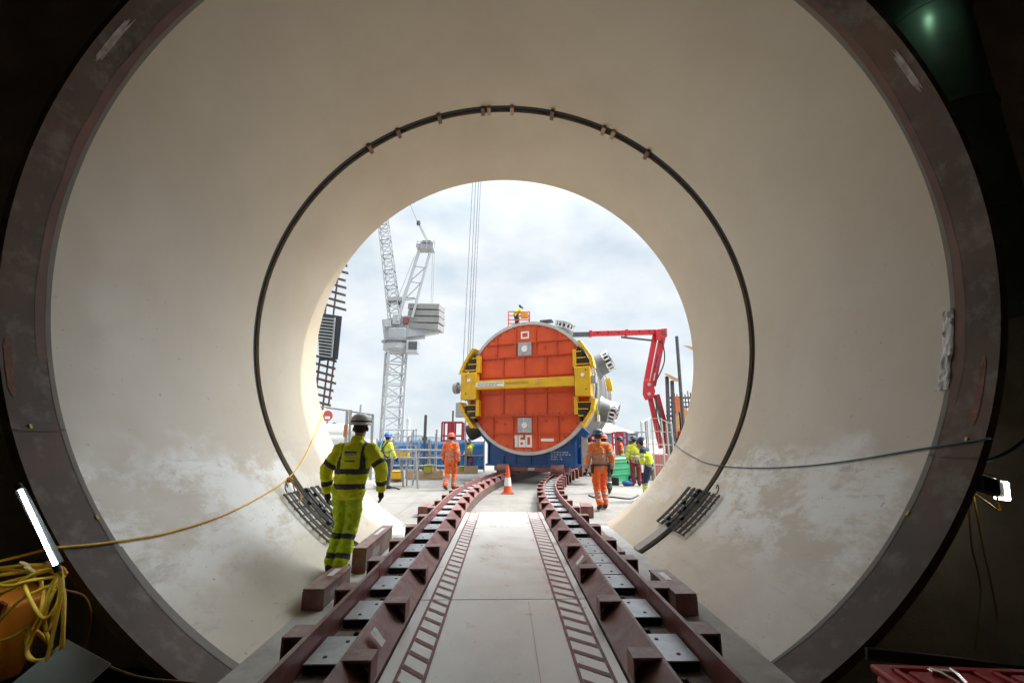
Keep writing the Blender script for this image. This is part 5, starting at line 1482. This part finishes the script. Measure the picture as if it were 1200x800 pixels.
TS = bpy.data.scenes.new('workshop')
def crc(t): return sum(ord(c) * (i + 1) for i, c in enumerate(t))
def remesh(shapes, voxel, smooth_it=3, wrinkle=0.0, seed=0.0):
    b = MB()
    for s_ in shapes:
        if s_[0] == 'cap':
            _, p, q, r0, r1 = s_[:5]
            p, q = Vector(p), Vector(q); d = q - p
            sq = s_[5] if len(s_) > 5 else 1.0          # squash of the section along y
            n = 14
            mt = d.to_track_quat('Z', 'Y').to_matrix() if d.length > 1e-6 else Matrix.Identity(3)
            prof = [(r0 * sin(pi / 2 * i / 4), -r0 * cos(pi / 2 * i / 4)) for i in range(0, 4)] + [(r0, 0), (r1, d.length)] + [(r1 * cos(pi / 2 * i / 4), d.length + r1 * sin(pi / 2 * i / 4)) for i in range(1, 5)]
            prof[0] = (1e-4, prof[0][1]); prof[-1] = (1e-4, prof[-1][1])
            v0 = len(b.b.verts)
            b.lathe(prof, n, p, mt)
            if sq != 1.0:
                b.b.verts.ensure_lookup_table()
                for v in list(b.b.verts)[v0:]:
                    t_ = max(0, min(1, (v.co - p).dot(d) / d.length_squared)) if d.length > 1e-6 else 0
                    c_ = p + d * t_
                    v.co.y = c_.y + (v.co.y - c_.y) * sq
        else:
            _, c, r = s_[:3]
            b.ball(c, r, 16)
    o = b.build('tmp', M['black'])
    md = o.modifiers.new('r', 'REMESH'); md.mode = 'VOXEL'; md.voxel_size = voxel; md.use_smooth_shade = True
    ms = o.modifiers.new('s', 'SMOOTH'); ms.factor = .5; ms.iterations = smooth_it
    C.objects.unlink(o); TS.collection.objects.link(o)
    TS.view_layers[0].update()
    dg = TS.view_layers[0].depsgraph
    me = bpy.data.meshes.new_from_object(o.evaluated_get(dg))
    old = o.data
    bpy.data.objects.remove(o)
    if wrinkle:
        nrm = [v.normal.copy() for v in me.vertices]; cos_ = []
        for v, nv in zip(me.vertices, nrm):
            c = v.co
            n_ = noise.noise(Vector((c.x * 9 + seed, c.y * 9, c.z * 16 + seed))) + .6 * noise.noise(Vector((c.x * 22, c.y * 22 + seed, c.z * 34)))
            cos_ += list(c + nv * wrinkle * n_)
        me.vertices.foreach_set('co', cos_)
        me.update()
    return me
def put(me, name, mats, parent, classify=None):
    me.materials.clear()
    for m in mats: me.materials.append(m)
    if classify:
        for p in me.polygons: p.material_index = classify(p.center)
    else:
        for p in me.polygons: p.material_index = 0
    me.polygons.foreach_set('use_smooth', [True] * len(me.polygons))
    me.name = name
    o = bpy.data.objects.new(name, me); C.objects.link(o); o.parent = parent
    return o
def seg_t(c, p, q):
    d = q - p; t = max(0, min(1, (c - p).dot(d) / d.length_squared)); return t, (c - (p + d * t)).length

def person(label, loc, rz, h=1.78, pose=None, top='hivis_yellow', bottom='hivis_yellow', band='grey_band', helmet='helmet_white',
           glove='glove', voxel=.012, bands=(1.12, .98), braces=False, hem=.82, shin_band=(.30, .22), short_sleeve=False, helmet_stripe=None, bulk=1.0,
           shoulder=None, lower=None, back_print=False, beltbag=False, harness=False, hood=None):
    P_ = dict(hip=(0, 0, .95), chest=(0, .01, 1.27), neck=(0, .0, 1.47), head=(0, .03, 1.64),
              shL=(-.185, 0, 1.42), elL=(-.265, -.03, 1.15), wrL=(-.275, .06, .90), shR=(.185, 0, 1.42), elR=(.265, -.03, 1.15), wrR=(.275, .06, .90),
              hiL=(-.095, 0, .92), knL=(-.11, .03, .50), anL=(-.115, -.02, .09), hiR=(.095, 0, .92), knR=(.11, .03, .50), anR=(.115, -.02, .09),
              toeL=None, toeR=None, face=(0, 1, 0))
    P_.update(pose or {})
    J = {k: (Vector(v) if v is not None else None) for k, v in P_.items()}
    for s_ in 'LR':
        if J['toe' + s_] is None: J['toe' + s_] = J['an' + s_] + Vector((0.0, .17, -.045))
    t = thing('person', label, 'person', loc, rz)
    t.scale = (h / 1.78,) * 3
    fwd = J['face'].normalized(); side = fwd.cross(Vector((0, 0, 1))).normalized()
    H_ = J['head']; up = Vector((0, 0, 1))
    hd = lambda f, s_, u: H_ + fwd * f + side * s_ + up * u
    # ---- body: one skin
    sh = [('ball', hd(-.005, 0, .02), (.083, .098, .108)), ('cap', hd(.03, 0, -.06), hd(.045, 0, -.085), .06, .045), ('cap', J['neck'] - up * .06, hd(-.01, 0, -.06), .062, .056),
          ('cap', hd(.098, 0, .01), hd(.115, 0, -.028), .014, .018), ('ball', hd(.088, 0, -.068), (.022, .012, .008)),
          ('ball', hd(0, .088, -.01), (.014, .022, .032)), ('ball', hd(0, -.088, -.01), (.014, .022, .032)),
          ('cap', J['hip'], J['chest'], .13, .14), ('cap', J['chest'], J['neck'] - up * .05, .14, .07), ('cap', J['shL'], J['shR'], .06, .06)]
    for s_ in 'LR':
        sh += [('cap', J['sh' + s_], J['el' + s_], .052, .042), ('cap', J['el' + s_], J['wr' + s_], .042, .028),
               ('cap', J['hi' + s_], J['kn' + s_], .085, .055), ('cap', J['kn' + s_], J['an' + s_], .055, .038), ('cap', J['an' + s_], J['toe' + s_], .035, .03)]
        d = (J['wr' + s_] - J['el' + s_]).normalized(); sx = -1 if s_ == 'L' else 1
        fw = Vector((0, 1, 0)); fw = (fw - d * fw.dot(d)).normalized(); pn = d.cross(fw).normalized() * sx
        w_ = J['wr' + s_]
        sh.append(('cap', w_, w_ + d * .075 + fw * .0, .030, .036))
        for k, (o_, l1, l2) in enumerate(((.030, .038, .03), (.010, .044, .034), (-.011, .040, .032), (-.030, .032, .024))):
            a = w_ + d * .085 + fw * o_; m_ = a + d * l1 + pn * .004 * -1; e = m_ + d * l2 * .8 - pn * .018
            sh += [('cap', a - d * .03, m_, .0125, .0115), ('cap', m_, e, .0115, .010)]
        a = w_ + d * .03 + fw * .030
        sh += [('cap', a, a + fw * .026 + d * .035, .015, .013), ('cap', a + fw * .026 + d * .035, a + fw * .030 + d * .065 - pn * .008, .013, .011)]
    me = remesh(sh, min(voxel, .0085), 2)
    wl = [(J['wr' + s_], J['el' + s_], s_) for s_ in 'LR']
    def cls(c):
        for w_, e_, s_ in wl:
            d = (w_ - e_).normalized()
            if (c - w_).length < .24 and (c - w_).dot(d) > -.005: return 1
        rel = c - H_
        f_ = rel.dot(fwd); u_ = rel.z
        if u_ > -.055 and f_ < -.012 and abs(rel.dot(side)) < .1 and u_ < .2: return 2
        if u_ > .03 and f_ < .055: return 2
        if abs(u_ + .068) < .008 and f_ > .09: return 4
        if c.z < .16: return 3
        return 0
    put(me, 'body', [pm('skin', 0), PM[glove] if glove else PM['skin'], PM['hair'], PM['boot'], PM['maroon_cloth']], t, cls)
    for sx in (-1, 1):
        b = MB(); b.ball(hd(.085, sx * .033, .012), (.013, .011, .010), 8); b.build('eye', M['black'], t, smooth='all')
    # ---- trousers
    tr_ = [('cap', J['hip'] + Vector((0, 0, .07)), J['hip'] - Vector((0, 0, .01)), .145, .14, .86)]
    for s_ in 'LR':
        tr_ += [('cap', J['hi' + s_], J['kn' + s_], .108, .080), ('cap', J['kn' + s_], J['an' + s_] + up * .03, .080, .082)]
        d_ = (J['kn' + s_] - J['hi' + s_]).normalized()
        sx = -1 if s_ == 'L' else 1
        tr_ += [('ball', J['hi' + s_] + (J['kn' + s_] - J['hi' + s_]) * .62 + Vector((sx * .065, 0, 0)), (.035, .07, .09))]
    if bulk != 1.0: tr_ = [q if q[0] == 'ball' else q[:3] + (q[3] * 1.02, q[4] * 1.02) + q[5:] for q in tr_]
    me = remesh(tr_, voxel, 4, .016, crc(label) % 50)
    def clt(c):
        best = min((seg_t(c, J['kn' + s_], J['an' + s_]) for s_ in 'LR'), key=lambda q: q[1])
        if best[1] < .14 and shin_band:
            zz = best[0]
            for k in shin_band:
                if abs((1 - zz) * .42 - k) < .028: return 1
        if lower and best[1] < .13 and best[0] > .02: return 2
        return 0
    put(me, 'trousers', [PM[bottom], PM[band], PM[lower] if lower else PM[bottom]], t, clt)
    # ---- boots
    for s_ in 'LR':
        a, e = J['an' + s_], J['toe' + s_]
        me = remesh([('cap', a + up * .05, a - up * .01, .058, .055), ('cap', a + Vector((0, -.03, -.03)), e, .052, .048), ('cap', a - (e - a) * .25 - up * .03, a - up * .03, .05, .05)], voxel, 2)
        put(me, 'boot', [PM['boot']], t)
    # ---- jacket
    ja = [('cap', (J['hip'].x, J['hip'].y, hem + .16), J['chest'], .178, .195, .72), ('cap', J['chest'], J['neck'] - up * .12, .195, .15, .72), ('cap', J['neck'] - up * .10, J['neck'] + up * .005, .115, .078),
          ('cap', J['shL'] * .86 + J['shR'] * .14, J['shR'] * .86 + J['shL'] * .14, .088, .088)]
    for sx_ in (-.075, .075): ja.append(('cap', (J['hip'].x + sx_, J['hip'].y, hem + .075), (J['hip'].x + sx_, J['hip'].y, hem + .3), .105, .10, .95))
    for s_ in 'LR':
        ja.append(('cap', J['sh' + s_], J['el' + s_], .085, .072))
        if not short_sleeve: ja.append(('cap', J['el' + s_], J['el' + s_].lerp(J['wr' + s_], .88), .072, .058))
    if bulk != 1.0: ja = [q[:3] + (q[3] * bulk, q[4] * bulk) + q[5:] for q in ja]
    me = remesh(ja, voxel, 4, .014, crc(label) % 37)
    brx = .105 if bulk == 1.0 else .14
    def clj(c):
        arm = min((seg_t(c, J['sh' + s_], J['el' + s_])[1] - .0, s_) for s_ in 'LR')
        fa = [(seg_t(c, J['el' + s_], J['wr' + s_])[1], s_) for s_ in 'LR']
        f = min(fa)
        rd = seg_t(c, J['hip'], J['neck'])[1]
        u_arm, s_ = arm
        on_arm = min(u_arm, f[0]) < .105 * bulk and min(u_arm, f[0]) < rd - .06
        if on_arm:
            if shoulder and u_arm < f[0]:
                t_ = seg_t(c, J['sh' + s_], J['el' + s_])[0]
                if t_ < .35: return 2
            if u_arm <= f[0]:
                t_ = seg_t(c, J['sh' + s_], J['el' + s_])[0]
                if abs(t_ - .72) < .10: return 1
            else:
                t_ = seg_t(c, J['el' + f[1]], J['wr' + f[1]])[0]
                if abs(t_ - .62) < .11: return 1
                if shoulder and t_ > .3: return 2
            return 0
        for z in bands:
            if abs(c.z - z) < .029: return 1
        if braces and c.z > bands[0] and abs(abs(c.x - J['chest'].x) - brx - .02 * (c.z - 1.2)) < .028: return 1
        if shoulder and c.z > 1.36: return 2
        return 0
    jk = put(me, 'jacket', [PM[top], PM[band], PM[shoulder] if shoulder else PM[top]], t, clj)
    if back_print:
        yb = -.2
        for k, (z, w_, hh_) in enumerate(((1.345, .15, .022), (1.318, .15, .02), (1.245, .12, .016))):
            b = MB(); n_ = 8; row = []
            for i in range(n_ + 1):
                x = -w_ / 2 + w_ * i / n_
                for zz in (z - hh_ / 2, z + hh_ / 2):
                    # hug the jacket
                    best = None
                    hit, lo, no, _ = jk.ray_cast(Vector((x + J['chest'].x, -.6, zz)), Vector((0, 1, 0)))
                    row.append(b.b.verts.new((x + J['chest'].x, (lo.y if hit else -.15) - .003, zz)))
            for i in range(n_): b._f([row[2 * i], row[2 * i + 2], row[2 * i + 3], row[2 * i + 1]])
            b.build('back_print', pm('print_grey', (.10, .10, .09), .7) if k != 1 else pm('print_pale', (.5, .52, .45), .7), jk)
    if beltbag:
        b = MB(); b.tube([Vector((.175 * cos(2 * pi * i / 20), .13 * sin(2 * pi * i / 20), .99)) for i in range(21)], .022, 6); b.build('belt', PM['boot'], t)
        for x, y in ((.2, -.03), (-.19, -.03)):
            b = MB(); b.box((x, y, .90), (.06, .12, .2)); b.build('pouch', PM['boot'], t, bevel=.02)
    if harness:
        for sx in (-1, 1):
            b = MB(); pts = [Vector((sx * .13, .06, 1.50)), Vector((sx * .12, -.06, 1.51)), Vector((sx * .03, -.165, 1.32)), Vector((-sx * .12, -.16, 1.1)), Vector((-sx * .18, -.04, .98))]
            b.tube(smooth_path(pts, 5), .02, 6); b.build('harness_strap', PM['glove'], t)
    # ---- helmet
    ht = thing_part = None
    b = MB()
    prof = [(.132, -.005), (.133, .012), (.122, .022), (.121, .05), (.110, .085), (.085, .115), (.05, .132), (.0, .137)]
    mt = Matrix((side, fwd, up)).transposed()
    b.lathe(prof, 28, hd(-.005, 0, .045), mt)
    for v in b.b.verts:
        r_ = v.co - hd(-.005, 0, .045); v.co += fwd * r_.dot(fwd) * .13
    hm = b.build('helmet', PM[helmet], t, smooth=50)
    b = MB(); b.prism([(-.09, .10), (.09, .10), (.075, .165), (.03, .19), (-.03, .19), (-.075, .165)], .036, .048, lambda u, v, q: hd(v, u, q)); b.build('peak', PM[helmet], hm, bevel=.004)
    for k in (-1, 0, 1):
        b = MB(); b.tube([hd(-.09 + i * .018, k * .035, .045 + .135 * sqrt(max(0.02, 1 - ((-.09 + i * .018) / .135) ** 2)) * (1 - .03 * abs(k))) for i in range(11)], .008, 6); b.build('helmet_ridge', PM[helmet], hm)
    if helmet_stripe:
        b = MB(); b.lathe([(.1235, .030), (.1265, .030), (.1255, .045), (.1225, .045)], 28, hd(-.005, 0, .045), mt, closed=True)
        for v in b.b.verts:
            r_ = v.co - hd(-.005, 0, .045); v.co += fwd * r_.dot(fwd) * .13
        b.build('helmet_band', PM[helmet_stripe], hm, smooth=40)
    return t
WALK_A = dict(knL=(-.10, .16, .53), anL=(-.10, .10, .12), knR=(.10, -.02, .50), anR=(.09, -.22, .16), toeR=(.09, -.10, .055), toeL=(-.10, .27, .07),
              elL=(-.27, -.08, 1.16), wrL=(-.28, -.05, .91), elR=(.27, .0, 1.15), wrR=(.275, .14, .93))
WALK_B = dict(knR=(.10, .13, .52), anR=(.10, .06, .10), knL=(-.10, -.01, .50), anL=(-.09, -.20, .15), toeL=(-.09, -.08, .055),
              elR=(.27, -.07, 1.16), wrR=(.28, -.02, .91), elL=(-.27, .0, 1.15), wrL=(-.28, .12, .93))
def at_ground(px, py): return G(px, py, GZ)

# man in the white helmet walking away beside the left track
p = P(404, 663, 5.75)
person('man in white helmet and yellow hi-vis suit with dark bands, walking beside the left track', (-1.975, 5.74, -.125), radians(-3), 1.87,
       dict(hip=(.045, 0, .95), chest=(.08, 0, 1.27), neck=(.10, .01, 1.47), head=(.115, .035, 1.625), shL=(-.09, 0, 1.365), shR=(.28, 0, 1.365),
            elL=(-.245, -.02, 1.14), wrL=(-.225, .02, .89), elR=(.42, -.02, 1.15), wrR=(.405, .07, .90),
            hiL=(-.045, 0, .92), hiR=(.125, 0, .92), knL=(-.04, .06, .52), anL=(-.09, -.01, .09), knR=(.085, .05, .50), anR=(.055, -.10, .10), toeR=(.07, .05, .045)),
       top='hivis_yellow', bottom='hivis_green', band='dark_band', helmet='helmet_white', helmet_stripe='helmet_black', voxel=.008, bands=(1.125, .955), braces=True, hem=.80, shin_band=(.30, .10), back_print=True, bulk=1.08)
# orange worker right, walking away
q = at_ground(705, 597)
person('man in dark blue helmet and worn orange hi-vis suit with tool belt at right', (q.x, q.y, GZ), radians(4), 1.86,
       dict(WALK_B), top='hivis_worn_orange', bottom='hivis_orange', band='grey_band', helmet='helmet_navy', voxel=.010, bands=(1.17, 1.06), hem=.92, shin_band=(.24, .12), beltbag=True)
q = at_ground(712, 579)
person('man in dark trousers and orange top half hidden behind the worn orange suit', (q.x, q.y + .2, GZ), radians(-6), 1.76,
       dict(WALK_A), top='hivis_orange', bottom='boot', band='grey_band', helmet='helmet_red', voxel=.013, hem=.88, shin_band=(.2,))
# orange worker left
q = at_ground(527, 574)
person('man in red helmet and bright orange hi-vis suit walking away left of the track', (q.x, q.y, GZ), radians(-12), 1.82,
       dict(WALK_B), top='hivis_orange', bottom='hivis_orange', band='grey_band', helmet='helmet_red', voxel=.011, bands=(1.12, .95), hem=.82, shin_band=(.22, .12))
# yellow top, maroon trousers, facing the camera, left of vessel
q = at_ground(550, 553)
person('man in short yellow hi-vis top and maroon trousers facing the camera beside the vessel', (q.x, q.y, GZ), radians(175), 1.66,
       dict(WALK_A, face=(.5, 1, -.1)), top='hivis_yellow', bottom='maroon_cloth', band='grey_band', helmet='helmet_navy', voxel=.013, bands=(1.2, 1.08), hem=.92, shin_band=None)
# harnessed man behind the white helmet
q = P(451, 560, 15.6)
person('man in blue helmet and yellow hi-vis jacket with dark harness standing by the trestle', (q.x, 15.6, GZ), radians(-40), 1.82,
       dict(elR=(.27, .06, 1.16), wrR=(.25, .20, .98)), top='hivis_bright', bottom='navy_cloth', band='grey_band', helmet='helmet_blue', voxel=.012, bands=(1.18, 1.02), hem=.9, shin_band=None, harness=True)
# two men at right: maroon trousers and navy trousers
q = at_ground(746, 569)
person('man in yellow hi-vis top and bright maroon trousers standing before the green barrier', (q.x, q.y, GZ), radians(-20), 1.72,
       dict(face=(.5, .8, -.1), elR=(.26, .08, 1.18), wrR=(.16, .24, 1.1)), top='hivis_bright', bottom='maroon_cloth', band='grey_band', helmet='helmet_black', voxel=.012, bands=(1.15, 1.02), hem=.9, shin_band=None, helmet_stripe='grey_band')
q = P(761, 588, 12.3)
person('man in yellow and navy hi-vis looking down by the right tunnel edge', (q.x, 12.3, GZ), radians(55), 1.72,
       dict(hip=(0, -.06, .93), chest=(0, .02, 1.24), neck=(0, .08, 1.43), head=(0, .16, 1.575), face=(0, 1, -.55), shL=(-.185, .05, 1.385), shR=(.185, .05, 1.385),
            elL=(-.25, .04, 1.12), wrL=(-.14, .27, 1.08), elR=(.25, .04, 1.12), wrR=(.14, .27, 1.06), hiL=(-.095, -.05, .9), hiR=(.095, -.05, .9), knL=(-.12, .05, .5), anL=(-.13, -.06, .09), knR=(.12, .13, .52), anR=(.12, .12, .09)),
       top='hivis_bright', bottom='navy_cloth', band='grey_band', helmet='helmet_navy', glove='skin', voxel=.011, bands=(.99,), hem=.9, shin_band=(.38, .16), shoulder='navy_cloth', lower='hivis_bright')
# far orange worker behind the barrier
q = P(729, 552, 19.6)
person('far man in orange hi-vis jacket standing behind the green barrier', (q.x, 19.6, GZ), radians(80), 1.72,
       dict(), top='hivis_orange', bottom='navy_cloth', band='grey_band', helmet='helmet_navy', voxel=.016, hem=.86, shin_band=None)
q = P(697, 540, 20.5)
person('man in pale red helmet mostly hidden behind the worn orange suit, by the rear cradle', (q.x - .1, 20.5, GZ), radians(170), 1.72,
       dict(), top='hivis_orange', bottom='hivis_orange', band='grey_band', helmet='helmet_red', voxel=.016, hem=.86, shin_band=None)
# man in the lift basket above the vessel, leaning forward
q = bc + Vector((-.15, 0, -.52))
person('man in blue helmet leaning over in the lift basket above the vessel', q, radians(-75), 1.70,
       dict(hip=(0, -.05, .93), chest=(0, .10, 1.20), neck=(0, .22, 1.36), head=(0, .30, 1.49), face=(0, 1, -.35), shL=(-.185, .18, 1.32), shR=(.185, .18, 1.32), elL=(-.26, .22, 1.06), wrL=(-.2, .42, 1.0), elR=(.26, .22, 1.06), wrR=(.2, .42, .98)),
       top='hivis_bright', bottom='navy_cloth', band='dark_band', helmet='helmet_blue', voxel=.014, bands=(1.05,), hem=.86, shin_band=None)

bpy.data.scenes.remove(TS)
